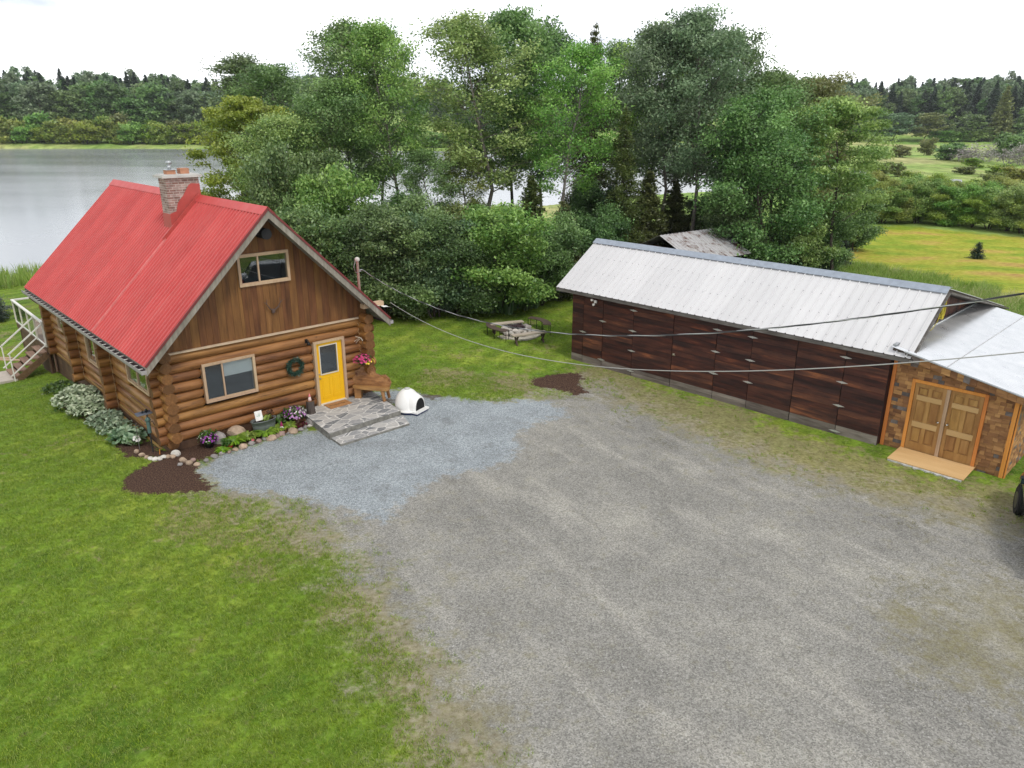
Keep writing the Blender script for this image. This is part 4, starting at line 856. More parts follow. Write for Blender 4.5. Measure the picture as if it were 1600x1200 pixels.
mb=MB(); mb.add([(12.84,-.83,-.14),(14.84,-.83,-.14),(14.84,.17,-.10),(12.84,.17,-.10),(12.84,-.83,-.115),(14.84,-.83,-.115),(14.84,.17,-.075),(12.84,.17,-.075)],[(0,3,2,1),(4,5,6,7),(0,1,5,4),(1,2,6,5),(2,3,7,6),(3,0,4,7)],0,.6)
mb.build('plywood_top',mat_wood('plywood',[(.52,.32,.14),(.62,.40,.19),(.68,.46,.24)],'X',.03,.6,9,5,.1),ramp)
mb=MB(); r=random.Random(3); V=[]; 
for i in range(21):
    x=12.86+i*.097; V+= [(x,-.80-.10*r.random(),-.36),(x,-.84-.07*r.random()*(i%3),-.15),(x,.15,-.145),(x,.15,-.36)]
F=[(i*4+k,(i+1)*4+k,(i+1)*4+(k+1)%4,i*4+(k+1)%4) for i in range(20) for k in range(4)]+[(0,1,2,3),(83,82,81,80)]
mb.add(V,F); mb.build('concrete_footing',mat_plain('white_concrete',(.52,.52,.51),.95,0,.25,9,.2,0,.6),ramp)
# rope coil on the barn gable
mb=MB(); r=random.Random(5)
for k in range(7):
    pts=[]; ph=r.random()*.4; w_=.10+.03*r.random(); h_=.28+.05*r.random()
    for i in range(25):
        t=2*math.pi*i/24; pts.append((12.66+.014*k,2.25+w_*math.sin(t)*(1-.35*math.cos(t))+.02*r.random()*0,3.78-.0+h_*math.cos(t)+.03*math.sin(3*t+ph)))
    mb.tube(pts,.011,5,0,r.random(),False)
mb.tube([(12.70,2.1,3.6),(12.70,1.95,3.4),(12.66,1.7,3.2),(12.5,1.3,3.0)],.009,5)
o=mb.build('rope_coil',mat_plain('yellow_rope',(.50,.42,.05),.8,0,.2),None,label='yellow rope coiled and hung under the gable of the dark barn',cat='rope',loc=(BX,BY,0),rz=BT)
# back shed beyond the barn
c0=np.array([9.6,40.2]); bs=thing('old_shed','old low shed with worn pale metal roof half hidden behind the barn','shed',(c0[0],c0[1],gz(*c0)),rad(38))
mb=MB(); 
for i in range(14): mb.bb(i*.3,i*.3+.29,0,.03,0,2.2); mb.bb(i*.3,i*.3+.29,4.,4.03,0,2.2)
for i in range(13): mb.bb(0,.03,.03+i*.3,.03+i*.3+.29,0,2.6); mb.bb(4.17,4.2,.03+i*.3,.03+i*.3+.29,0,2.6)
mb.build('wall',M_BARN,bs)
M_OLDM=NT('old_metal'); n=M_OLDM; v=n.coord(); M_OLDM=n.fin(n.pbsdf(n.mix(n.mr(n.noise(v,2.2,6,.7),.5,.66),(.50,.49,.50),(.14,.07,.05)),.6,.2))
for s in (0,1):
    ribbed((-.4,2.,3.25),(1,0,0),(0,2.5*(1 if s else -1),-1.15),.3,SR,5.0,'roof_sheet',M_OLDM,bs)
# ================================================================ TREES
M_BARKB=mat_wood('birch_bark',[(.07,.06,.05),(.17,.15,.13),(.28,.26,.23)],'Z',.1,.85,.5,6,.3); M_BARK=mat_wood('bark',[(.035,.028,.022),(.075,.06,.048),(.12,.10,.08)],'Z',.2,.9,6,8,.5)
LG=dict(
 mid=mat_leaf('leaf_mid',(0.069,0.146,0.043),(0.259,0.402,0.138)), bright=mat_leaf('leaf_bright',(0.112,0.230,0.050),(0.368,0.529,0.149)),
 yellow=mat_leaf('leaf_yellow',(.16,.22,.035),(.40,.43,.09)), dark=mat_leaf('leaf_dark',(0.054,0.106,0.038),(0.184,0.287,0.098)),
 blue=mat_leaf('leaf_bluish',(0.078,0.140,0.069),(0.287,0.391,0.218)), pine=mat_leaf('needle_brownish',(.045,.07,.020),(.15,.17,.05),.2),
 spruce=mat_leaf('needle_dark',(.014,.034,.020),(.050,.085,.045),.15), willow=mat_leaf('leaf_willow',(0.123,0.213,0.034),(0.380,0.460,0.092)),
 grey=mat_leaf('twig_grey',(.22,.20,.19),(.40,.37,.36),.1), olive=mat_leaf('leaf_olive',(.11,.15,.045),(.29,.32,.11)))
def grow(seed,H,R,start,nlimb,lsz,nleaf,prof=None,stems=1,lean=(0,0),sub=5,flat=.55,sig=.36,droop=0.):
    r=np.random.default_rng(seed); tb=MB(); cents=[]
    for s_ in range(stems):
        a0=r.random()*6.28; off=np.array([math.cos(a0),math.sin(a0)])*(.0 if stems==1 else .25); ln=np.array(lean)+(r.normal(size=2)*.05 if stems==1 else off*1.6*(.6+.5*r.random())*R/H*1.3)
        m=9; ts=np.linspace(0,1,m); wob=np.cumsum(r.normal(size=(m,2))*.012*H,0); wob-=wob[0]
        hs=H*(.97 if s_==0 else r.uniform(.72,.95)); tr=np.column_stack([off[0]+ln[0]*hs*ts+wob[:,0],off[1]+ln[1]*hs*ts+wob[:,1],hs*ts])
        r0=H*.0085+.02; tb.tube(tr,r0*(1-ts*.88),7,0,r.random(),True)
        nl=nlimb//stems
        for k in range(nl):
            t=start+(1-start)*((k+.5*r.random())/nl); u=(t-start)/(1-start+1e-6); p0=np.array([np.interp(t,ts,tr[:,i]) for i in range(3)])
            pf=(prof(u) if prof else (.35+.65*math.sin(math.pi*min(1,.22+.72*u)))*(1 if u<.75 else (1.0-(u-.75)*2.6)))
            L=R*pf*r.uniform(.72,1.15)/(1 if stems==1 else 1.35); az=k*2.399+r.random()*.8; el=r.uniform(.15,.65)+u*.45-droop*(1-u)
            d=np.array([math.cos(az)*math.cos(el),math.sin(az)*math.cos(el),math.sin(el)]); q=5; pts=[p0]
            for i in range(1,q): pts.append(pts[-1]+d*L/(q-1)+np.array([*(r.normal(size=2)*.04*L),(-droop*.12*L if droop else .02*L)]))
            pts=np.array(pts); rr=max(.012,r0*(1-t*.8)*.38); tb.tube(pts,np.linspace(rr,.008,q),5,0,r.random(),False)
            for j in range(sub):
                f=r.uniform(.35,1.); pb=np.array([np.interp(f,np.linspace(0,1,q),pts[:,i]) for i in range(3)]); a2=az+r.choice([-1,1])*r.uniform(.4,1.2); l2=L*r.uniform(.18,.42); e2=pb+np.array([math.cos(a2),math.sin(a2),r.uniform(-.15,.5)])*l2
                tb.tube([pb,(pb+e2)/2+r.normal(size=3)*.03,e2],[.012,.009,.005],4,0,.3,False); cents.append(e2); cents.append((pb+e2)/2)
            cents.append(pts[-1])
    cents=np.array(cents); k=len(cents); w_=r.uniform(.25,1.9,k); per=np.maximum(1,(w_/w_.sum()*nleaf).astype(int))
    Q=[];T=[]
    for c,nn in zip(cents,per):
        sg=sig*r.uniform(.55,1.25); q_,t_=leaves(c,nn,(sg,sg,sg*flat),lsz,.35,.55,r); Q.append(q_); T.append(np.clip(t_*.5+r.uniform(-.25,.65),0,1))
    return tb,(np.concatenate(Q),np.concatenate(T))
def conifer(seed,H,R,lsz,nleaf,start=.04,gap=.0):
    r=np.random.default_rng(seed); tb=MB(); tb.tube([(0,0,0),(0,0,H*.5),(0.02,0,H)],[H*.012+.03,H*.008+.02,.01],7,0,.5)
    Q=[];T=[];nw=int(H*3.2)+6; tot=sum((1-w_/nw)**.9 for w_ in range(nw))
    for w_ in range(nw):
        u=w_/nw; z=H*(start+(1-start)*u); L=R*(1-u)**.85*r.uniform(.8,1.1)+.06; nb=int(6+6*(1-u)); n_=int(nleaf*((1-u)**.9)/tot/nb)+2
        for b in range(nb):
            if r.random()<gap: continue
            az=r.random()*6.283; l=L*r.uniform(.65,1.12); e=np.array([math.cos(az)*l,math.sin(az)*l,z-.22*l+.1*l*u*3]); tb.tube([(0,0,z),e],[.018,.006],4,0,.3,False)
            f=r.random(n_)**.7; P=np.array([0,0,z])+f[:,None]*(e-np.array([0,0,z]))+r.normal(size=(n_,3))*np.array([.14,.14,.13])*(.4+l*.35)
            q_,t_=leaves(P,1,.0,lsz,.6,.4,r); Q.append(q_); T.append(np.clip(t_*.6+r.uniform(0,.4),0,1))
    return tb,(np.concatenate(Q),np.concatenate(T))
PROTO={}
def proto(key,kind,pair,bark):
    tb,lb=pair; PROTO[key]=(kind,tb.mesh(kind+'_trunk',bark),quadmesh(kind+'_crown',lb[0],lb[1],LG['mid']))
TQ=1.0
def nq(x): return int(x*TQ)
proto('round','leafy_tree',grow(1,12,3.2,.36,36,.082,nq(31000),sub=6,sig=.42),M_BARK)
proto('round2','leafy_tree',grow(2,12,3.3,.34,38,.082,nq(31000),flat=.55,sub=6,sig=.42),M_BARK)
proto('tall','birch_tree',grow(3,14,2.7,.36,40,.078,nq(22000),sig=.40,sub=5,flat=.6),M_BARKB)
proto('tall2','birch_tree',grow(4,14,2.9,.38,34,.078,nq(19000),sig=.40,sub=5,lean=(.03,-.02),flat=.6),M_BARKB)
proto('aspen','aspen_tree',grow(5,14,3.0,.36,40,.082,nq(26000),sig=.42,sub=5),M_BARKB)
proto('sparse','birch_tree',grow(6,10,3.1,.30,28,.078,nq(32000),lean=(-.10,.02),sig=.34,sub=4,flat=.4),M_BARK)
proto('spread','spreading_tree',grow(7,10.8,4.6,.18,66,.082,nq(52000),stems=4,sig=.42,sub=7,flat=.6),M_BARK)
proto('shrub','shrub',grow(8,5,2.6,.04,44,.078,nq(44000),stems=4,sig=.34,prof=lambda u:1.-.45*u,sub=4),M_BARK)
proto('shrub2','shrub',grow(9,5,2.5,.03,44,.068,nq(40000),stems=5,sig=.36,prof=lambda u:1.05-.5*u,sub=4),M_BARK)
proto('spruce','spruce_tree',conifer(10,7,1.9,.078,nq(44000)),M_BARK)
proto('pine','pine_tree',conifer(11,10,2.1,.065,nq(44000),.08,.08),M_BARK)
proto('sapling','small_spruce',conifer(12,1.6,.5,.05,2600),M_BARK)
proto('lowbush','bush',grow(13,2.4,1.6,.02,24,.16,3000,stems=4,sig=.32,prof=lambda u:1.-.4*u,sub=3),M_BARK)
proto('bareshrub','bare_shrub',grow(14,2.4,1.5,.05,30,.10,900,stems=5,sig=.25,prof=lambda u:1.,sub=5),mat_plain('grey_twig',(.33,.30,.29),.9))
proto('far','leafy_tree',grow(15,14,4.0,.12,26,.42,2600,sig=.75,sub=3),M_BARK)
proto('farspruce','spruce_tree',conifer(16,16,4.4,.42,3400),M_BARK)
proto('farbirch','birch_tree',grow(17,16,2.6,.42,18,.40,1100,sig=.6,sub=3),mat_plain('pale_trunk',(.42,.40,.38),.9))
def plant(key,x,y,H,R,leaf,label,cat,group=None,rz=None,baseH=None,z=None,name=None):
    kind,tm_,cm=PROTO[key]; bh={'round':12,'round2':12,'tall':14,'tall2':14,'aspen':14,'sparse':10,'spread':10.8,'shrub':5,'shrub2':5,'spruce':7,'pine':10,'sapling':1.6,'lowbush':2.4,'bareshrub':2.4,'far':14,'farspruce':16,'farbirch':16}[key]
    br={'round':3.2,'round2':3.3,'tall':2.7,'tall2':2.9,'aspen':3.0,'sparse':3.1,'spread':4.6,'shrub':2.6,'shrub2':2.5,'spruce':1.9,'pine':2.1,'sapling':.5,'lowbush':1.6,'bareshrub':1.5,'far':4,'farspruce':4.4,'farbirch':2.6}[key]
    t=thing(name or kind,label,cat,(x,y,(gz(x,y) if z is None else z)-.05),random.random()*6.28 if rz is None else rz,group)
    t.scale=(R/br,R/br,H/bh)
    a=bpy.data.objects.new('trunk' if key not in('shrub','shrub2','lowbush','bareshrub') else 'stems',tm_); link(a,t)
    b=bpy.data.objects.new('crown' if key not in('shrub','shrub2','lowbush','bareshrub') else 'foliage',cm); link(b,t)
    b.material_slots[0].link='OBJECT'; b.material_slots[0].material=LG[leaf]; return t
def at(u,Yw):   # x on the ground straight under picture column u at distance Yw
    z=gz(0,Yw); f=(Yw*FW[1]+(z-CH)*FW[2]); return (u-800)/FPX*f
BG='trees of the dense belt between the lawn and the lake'
TREES=[ # column, distance, height, crown radius, kind, leaf, label
 (392,47,10.3,3.1,'sparse','yellow','sparse yellow-green birch leaning over the cabin roof beside the brick chimney'),
 (436,58,14.0,3.4,'tall','dark','dark green leafy tree right behind the sparse yellow-green birch'),
 (474,55,13.2,3.4,'tall2','mid','dark leafy tree rising above the bright pointed tree behind the cabin gable'),
 (452,43,9.2,2.7,'round2','bright','bright green pointed tree just behind the right slope of the red roof'),
 (520,45,11.2,3.0,'aspen','mid','medium green tree between the bright pointed tree and the slender birches'),
 (492,40,7.4,2.6,'shrub','mid','rounded tree close behind the gable peak of the log cabin'),
 (568,47,14.6,3.0,'tall','mid','tall birch with a thin dark trunk standing over the service mast'),
 (604,52,15.0,2.8,'tall2','mid','tall birch behind and between the two slender ones over the service mast'),
 (632,46,14.4,2.8,'tall2','bright','tall birch with a pale forked trunk showing white against the lake'),
 
 (688,44,7.6,2.0,'tall2','mid','low thin tree in the gap where the lake shows widest'),
 (722,47,7.8,1.9,'tall','willow','thin pale tree at the right side of the lake gap'),
 (775,47,14.8,3.3,'tall','bright','tall bright birch with a dark straight trunk at the right of the lake gap'),
 (806,50,15.5,3.6,'round','mid','large leafy tree whose lower trunk shows before the water'),
 (838,54,15.2,3.2,'aspen','dark',None),
 (872,45,13.2,2.7,'tall2','bright','light green birch left of the dark pine'),
 (918,52,15.5,2.5,'pine','pine','tall dark pine in the middle of the tree belt'),
 (965,44,10.0,2.0,'pine','pine','brownish pine with a pointed top left of the bluish aspens'),
 (950,60,15.0,3.0,'tall','mid',None),
 (1000,54,15.2,3.4,'round','bright','bright leafy tree behind the pointed brownish pine'),
 (1036,49,14.6,3.0,'aspen','blue','bluish aspen left of the forked pale trunks'),
 (1078,47,15.2,3.3,'aspen','blue','bluish aspen right above the old shed roof'),
 (1110,54,15.0,3.4,'round2','dark',None),
 (1200,44.5,11.0,4.8,'spread','mid','broad spreading tree with several stems directly behind the barn ridge'),
 (1300,45.5,10.4,3.3,'sparse','bright','bright green open tree reaching out to the right of the broad spreading tree'),
 (1160,53,12.5,3.6,'round','mid','leafy tree behind the left half of the broad spreading tree'),
 (1235,56,12.4,3.4,'round2','olive','olive green tree behind the right half of the broad spreading tree'),
 # front shrubs
 (500,35.8,5.0,2.5,'shrub','mid','green shrub at the lawn edge just right of the cabin gable'),
 (548,36.0,5.0,2.5,'shrub2','dark','dark shrub behind the service mast'),
 (596,35.6,4.8,2.5,'shrub','mid','green shrub at the lawn edge right of the service mast'),
 (640,36.4,5.2,2.7,'shrub2','mid','tall green shrub at the lawn edge below the pale forked birch'),
 (682,35.6,4.5,2.4,'shrub','blue','greyish green shrub at the lawn edge below the lake gap'),
 (722,36.4,4.6,2.4,'shrub2','dark','dark shrub left of the large bright dome shaped shrub'),
 (590,40,5.2,2.6,'shrub2','dark',None),(700,41,4.4,2.4,'shrub','olive',None),(480,39,5.8,2.6,'shrub2','mid',None),(530,39.5,6.4,2.6,'shrub','bright',None),(430,44,4.6,2.4,'shrub','mid',None),
 (792,37.0,5.0,2.9,'shrub','bright','large bright dome shaped shrub behind the fire pit'),
 (840,38.2,4.4,2.2,'shrub2','mid','low leafy shrub right of the dome shaped shrub'),
 (876,40.5,5.2,1.8,'spruce','pine','brownish spruce left of the barn roof corner'),
 (828,43,6.4,2.0,'spruce','pine','brownish spruce between the dome shaped shrub and the water'),
 (915,42,4.4,2.3,'shrub2','dark','dark shrub at the left end of the barn roof'),
 (948,44,5.8,2.1,'spruce','spruce','dark spruce just behind the left end of the barn ridge'),
 (1005,45,6.6,2.3,'spruce','pine','wide brownish spruce behind the barn ridge, left of the old shed'),
 (1045,49,6.0,2.2,'spruce','pine','brownish spruce right behind the old shed'),
 (905,47,5.4,2.2,'shrub','dark',None),(1085,50,4.6,2.4,'shrub','dark',None),(1150,45,4.6,2.5,'shrub2','dark','dark shrub over the right end of the old shed roof'),(1262,47,4.0,2.2,'shrub','mid','low shrub at the foot of the bright open tree'),
 (1225,46,4.4,2.6,'shrub','bright',None),(1330,61,4.8,2.4,'shrub','mid','leafy shrub at the left end of the willow hedge'),
]
ORD=['first','second','third','fourth','fifth','sixth','seventh','eighth','ninth','tenth','eleventh','twelfth','thirteenth','fourteenth','fifteenth','sixteenth','seventeenth','eighteenth','nineteenth','twentieth']
def nth(i): return ORD[i] if i<20 else ('twenty-'+ORD[i-20] if i<29 else ('thirtieth' if i==29 else 'thirty-'+ORD[i-30]))
HS=sorted(t[0] for t in TREES if t[6] is None and t[4].startswith('shrub')); HT=sorted(t[0] for t in TREES if t[6] is None and not t[4].startswith('shrub'))
random.seed(21)
for u,Yw,H,R,key,leaf,lab in TREES:
    x=at(u,Yw); cat='shrub' if key.startswith('shrub') else 'tree'
    rz={'sparse':(3.2 if u>1200 else 0.3)}.get(key)
    plant(key,x,Yw,H,R,leaf,lab or (nth(HS.index(u))+' from the left of the shrubs half hidden inside the tree belt' if cat=='shrub' else nth(HT.index(u))+' from the left of the trees deep in the belt behind the front row'),cat,BG if lab else ('shrubs inside the tree belt' if cat=='shrub' else 'trees deep inside the belt'),rz)
# willow hedge beyond the hay field
random.seed(5)
HP=[(1318,353),(1335,351),(1362,351),(1388,350),(1416,351),(1444,352),(1472,353),(1500,355),(1528,358),(1556,361),(1584,364),(1612,368),(1640,372)]
for i,(u,v) in enumerate(HP):
    g=G(u,v); plant('shrub' if i%2 else 'shrub2',g[0],g[1]+1.4,random.uniform(3.4,4.2),2.4,['willow','bright','willow','bright'][i%4],nth(i)+' dense green shrub from the left in the hedge beyond the hay field','shrub','willow hedge beyond the hay field')
for i in range(16):
    g=G(1335+i*20,338+i*.8); plant('shrub2' if i%2 else 'shrub',g[0],g[1]+3,random.uniform(3.3,4.3),2.4,['bright','willow','yellow'][i%3],nth(i)+' yellow-green willow from the left behind the hedge of the hay field','shrub','back row of the willow hedge')
# small spruces
g=G(1525,404); plant('sapling',g[0],g[1],1.35,.62,'spruce','small dark spruce standing alone in the hay field','tree')
g=G(1313,424); plant('sapling',g[0],g[1],2.4,.85,'spruce','small dark spruce in the tall grass behind the barn','tree')
g=G(2,500); plant('spruce',g[0]-1.3,g[1]-.2,3.0,2.0,'spruce','dark spruce cut by the left picture edge beside the lake shore','tree')
# meadow bushes
for i,(u,v,H,R,l) in enumerate(sorted([(1408,246,2.6,3.6,'olive'),(1446,243,4.0,3.0,'olive'),(1480,250,3.4,5.0,'mid'),(1572,246,5.2,5,'mid'),(1597,244,5.2,5,'mid'),(1520,262,2.6,4,'willow'),(1375,272,2.8,3.2,'olive'),(1400,276,3.0,3.0,'olive'),(1560,275,2.6,4,'willow'),(1590,285,3.0,4,'yellow'),(1425,288,2.5,2.6,'willow'),(1545,292,2.6,2.8,'olive'),(1455,296,2.5,2.4,'yellow'),(1505,272,1.8,3.5,'olive'),(1350,262,2.0,3,'olive'),(1515,306,2.6,2.4,'willow'),(1572,304,2.6,2.4,'yellow')])):
    g=G(u,v); plant('lowbush',g[0],g[1],H*(1.1 if v<262 else .75),R*(.8 if v<262 else .6),l,nth(i)+' low willow bush from the left out in the marshy meadow','bush','bushes in the meadow')
for i,(u,v,H,R) in enumerate([(1503,252,3.4,5),(1528,254,2.8,4),(1546,252,3.6,1.6),(1573,258,3.4,3),(1592,258,5,4)]):
    g=G(u,v); plant('bareshrub',g[0],g[1],H,R,'grey',nth(i)+' grey leafless bush from the left in the meadow','bush','grey bushes in the meadow')
# far lake shore: bushes, then trees
for i in range(30):
    u=-60+i*14+random.uniform(-3,3); g=G(u,228); k=random.random(); plant('lowbush',g[0],g[1]+4+8*k,4.0+3.5*random.random()+2*k,4+2*random.random(),random.choice(['willow','willow','yellow','bright','olive']),nth(i)+' willow from the left along the open far lake shore','bush','willows on the far lake shore')
for i in range(26):
    u=640+i*7+random.uniform(-3,3) if i<14 else 1110+ (i-14)*12; g=G(u,232); plant('lowbush',g[0],g[1]+8,3.5+2*random.random(),4,random.choice(['willow','bright','olive']),nth(i)+' willow from the left of those seen across the lake through the tree belt','bush','willows on the far lake shore')
r_=random.Random(9)
for i in range(17):
    u=-50+i*24+r_.uniform(-5,5); D=318+r_.uniform(0,10); x=at(u,D); plant('far',x,D,r_.uniform(15,21),r_.uniform(5.5,7.5),r_.choice(['mid','mid','blue','dark']),nth(i)+' rounded green tree from the left in the front row across the lake','tree','front row of trees across the lake')
for u,H,R,k,l,lab in [(1392,12,7,'far','blue','rounded bluish green tree before the far forest at the meadow edge, left one'),(1440,12,7,'far','olive','rounded tree with a lighter top before the far forest, middle of the meadow edge'),(1510,11,6.5,'far','mid','rounded green tree before the far forest left of the big spruce'),(1555,23,7.5,'farspruce','olive','big wide spruce standing before the far forest at the meadow edge'),(1596,14,7,'far','mid','rounded green tree right of the big far spruce'),(1365,13,7,'far','mid','leafy tree before the far forest where the meadow begins')]:
    g=G(u,219.5); plant(k,g[0],g[1]-2,H,R,l,lab,'tree')
for i in range(9): g=G(1465+i*7+r_.uniform(-2,2),219.5); plant('lowbush',g[0],g[1]-4,4,5,'bright',nth(i)+' light green bush from the left along the far edge of the meadow','bush','bushes along the far meadow edge')
# the forest that closes the view: one mass
def far_forest():
    r=np.random.default_rng(77); pts=[]
    for u0,u1,D0,D1,n_ in ((-700,420,334,470,620),(380,1330,525,680,520),(1180,2300,402,560,900)):
        u=r.uniform(u0,u1,n_); D=D0+(D1-D0)*r.random(n_)**1.3
        for a,b in zip(u,D):
            x=at(a,b); pts.append((x,b))
    return pts
ms=[]
for key,l in (('far','dark'),('far','mid'),('farspruce','spruce'),('farspruce','spruce'),('farbirch','blue')):
    kind,tm_,cm=PROTO[key]; mb=MB(); 
    for src,mi in ((tm_,0),(cm,1)):
        V=np.empty(len(src.vertices)*3,np.float32); src.vertices.foreach_get('co',V); t=np.empty(len(src.vertices),np.float32); src.attributes['tint'].data.foreach_get('value',t)
        b=mb.n; mb.v.append(V.reshape(-1,3).astype(float)); mb.n+=len(V)//3; mb.f+=[[b+i for i in p.vertices] for p in src.polygons]; mb.mi+=[mi]*len(src.polygons); mb.sm+=[False]*len(src.polygons); mb.t.append(t)
    ms.append(mb.mesh('forest_tree_'+'abcde'[len(ms)],[tm_.materials[0],LG[l]]))
FP=far_forest(); FP=[(x,y,gz(x,y)-.3) for x,y in FP]
scatter('far_forest','dense mixed forest closing the view beyond the lake and the meadow','forest',FP,ms,.95,1.5,61,.03)
# mid shrubs cover in belt floor
scatter('belt_undergrowth','dark leafy undergrowth on the floor of the tree belt','undergrowth',rnd_pts(-14,20,36.5,62,5200,lambda x,y,r:(sdf(LAKE,x,y)<-1)&(loc_of(x,y,0,BT,BX,BY)[1]>9.5)&~((x>8)&(x<14)&(y>38)&(y<46))|((x<1)&(y<44)&(r<.6)),66),[tuft('leafy_tuft_%s'%c,26,.35,.7,.12,LG['dark'],.5,i+60) for i,c in enumerate('ab')],.5,1.3,67)

# ---------------------------------------------------------------- haze: the faint air that pales the far forest
HAZE=True
if HAZE:
    mb=MB(); mb.bb(-1150,1150,-60,1150,-6,75); hm_=bpy.data.materials.new('haze'); hm_.use_nodes=True; t_=hm_.node_tree; t_.nodes.clear(); o_=t_.nodes.new('ShaderNodeOutputMaterial'); pv=t_.nodes.new('ShaderNodeVolumePrincipled')
    pv.inputs['Color'].default_value=(.86,.90,.95,1); pv.inputs['Density'].default_value=.00014; pv.inputs['Anisotropy'].default_value=.2; t_.links.new(pv.outputs[0],o_.inputs['Volume'])
    mb.build('haze',hm_,None,kind='stuff')
# ================================================================ SMALL THINGS
def rock(mb,c,s,seed,mi=0):
    r=np.random.default_rng(seed); bm_v=[];N=7;M=9
    for i in range(N+1):
        ph=math.pi*i/N
        for j in range(M):
            th=2*math.pi*j/M; d=np.array([math.sin(ph)*math.cos(th),math.sin(ph)*math.sin(th),math.cos(ph)]); bm_v.append(d)
    V=np.array(bm_v); K=r.normal(size=(5,3)); K/=np.linalg.norm(K,axis=1)[:,None]
    rr=1.; 
    for k in K: rr=np.minimum(rr,.78/np.maximum(V@k,.05)) if False else np.minimum(rr,(.62+.25*r.random())/np.maximum(V@k,.3))
    V=V*rr[:,None]*np.array(s)+np.array(c); F=[(i*M+j,i*M+(j+1)%M,(i+1)*M+(j+1)%M,(i+1)*M+j) for i in range(N) for j in range(M)]
    return mb.add(V,F,mi,r.random())
ROCKM=[mat_plain('rock_tan',(.40,.30,.22),.9,0,.3,5,.2,.2,.4),mat_plain('rock_grey',(.27,.25,.24),.9,0,.3,5,.2,.2,.4),mat_plain('rock_pink',(.33,.23,.20),.9,0,.3,5,.2,.2,.4),mat_plain('rock_white',(.60,.57,.52),.9,0,.2,5,.2,.2,.4)]
def put_rock(u,v,w,m,label,cat='rock',group=None,h=.6,name='rock',seed=0):
    g=G(u,v); mb=MB(); rock(mb,(0,0,w*h*.25),(w*.5,w*.38,w*.5*h),seed); return mb.build(name,ROCKM[m],None,label=label,cat=cat,group=group,loc=tuple(g),rz=seed*1.3)
RK=[(281,728,.2,1),(287,722,.28,0),(296,726,.24,0),(302,721,.2,2),(308,728,.20,0),(322,722,.2,1),(335,716,.24,1),(347,711,.20,1),(358,708,.22,2),(368,705,.2,0),(380,701,.34,0),(393,696,.26,1),(404,692,.24,2),(414,688,.22,1),(424,688,.36,0),(433,684,.22,2),(440,681,.30,2),(449,679,.20,1),(458,677,.36,0),(470,674,.24,1),(477,670,.22,1),(484,668,.18,3)]
for i,(u,v,w_,m) in enumerate(RK): put_rock(u,v-1,w_*1.0,m,nth(i)+' '+['tan','grey','pinkish','white'][m]+' border stone from the left along the front flower bed','rock','border stones along the front flower bed',seed=i+1)
for i,(u,v,w_) in enumerate([(214,707,.22),(222,712,.2),(229,716,.2),(236,718,.2),(243,719,.22),(250,718,.2),(256,716,.22),(263,715,.2),(270,715,.2)]): put_rock(u,v,w_,3 if 2<i<7 else 0,nth(i)+' stone from the left in the curved pale edging at the cabin corner','rock','pale stones edging the corner bed',seed=i+50)
put_rock(340,690,.62,1,'grey boulder half buried in ferns under the front window','boulder',h=.7,name='boulder',seed=31); put_rock(370,683,.62,0,'tan boulder left of the metal planter','boulder',h=.8,name='boulder',seed=32)
put_rock(487,663,.5,1,'flat grey boulder at the left corner of the porch','boulder',h=.6,name='boulder',seed=33); put_rock(275,712,.28,3,'pale stone standing at the bare corner of the bed','rock',h=.9,seed=34)
# plants
M_SOIL=mat_plain('potting_soil',(.03,.02,.015),.95); M_POT=mat_plain('dark_pot',(.025,.022,.025),.5)
def petal(name,c): return mat_plain(name,c,.6,0,.12)
PUR=petal('purple_petal',(.30,.04,.34)); LIL=petal('lilac_petal',(.52,.28,.52)); WHI=petal('white_petal',(.78,.76,.72)); REDP=petal('red_petal',(.38,.01,.02)); MAG=petal('magenta_petal',(.30,.01,.10)); PNK=petal('pink_petal',(.70,.20,.22)); YLW=petal('yellow_petal',(.80,.62,.06)); HOT=petal('hot_pink_petal',(.58,.06,.20))
LF=mat_leaf('pot_foliage',(.03,.08,.015),(.10,.19,.03)); LFL=mat_leaf('lime_foliage',(.12,.22,.02),(.30,.42,.06)); HOS=mat_leaf('hosta_leaf',(.11,.20,.11),(.36,.46,.30),.2); HOSC=mat_leaf('variegated_leaf',(.22,.30,.17),(.58,.64,.46),.2); BRZ=mat_leaf('bronze_leaf',(.05,.02,.01),(.14,.06,.03))
def fern_blades(n_,L,wd,seed,lift=.5):
    r=np.random.default_rng(seed); mb=MB()
    for _ in range(n_):
        a=r.random()*6.283; l=L*r.uniform(.6,1.1); d=np.array([math.cos(a),math.sin(a),0]); s_=np.array([-d[1],d[0],0]); P=[d*l*t+np.array([0,0,lift*l*math.sin(min(1,t*1.15)*2.4)]) for t in (0,.25,.5,.75,1)]; w_=[.15,.9,1,.7,.05]
        V=[];
        for p,k in zip(P,w_): V+= [p-s_*wd*k/2,p+s_*wd*k/2]
        mb.add(V,[(2*i,2*i+1,2*i+3,2*i+2) for i in range(4)],0,r.random())
    return mb
def blobs(mb,c,R,n_,sz,seed,flat=.7):
    r=np.random.default_rng(seed); P=r.normal(size=(n_,3)); P/=np.linalg.norm(P,axis=1)[:,None]; P[:,2]=np.abs(P[:,2])*flat; P=np.array(c)+P*np.array(R)
    for p in P:   # one flower: five petals around a centre
        a0=r.random()*6.28; N=(p-np.array(c)); N=N/(np.linalg.norm(N)+1e-9); u,v,_=frame(N+r.normal(size=3)*.3)
        V=[p+N*0]; 
        for k in range(10): rr=sz*(1. if k%2 else .6); V.append(p+N*.012+rr*(math.cos(a0+k*.628)*u+math.sin(a0+k*.628)*v))
        mb.add(V,[(0,1+k,1+(k+1)%10) for k in range(10)],0,r.random())
    return mb
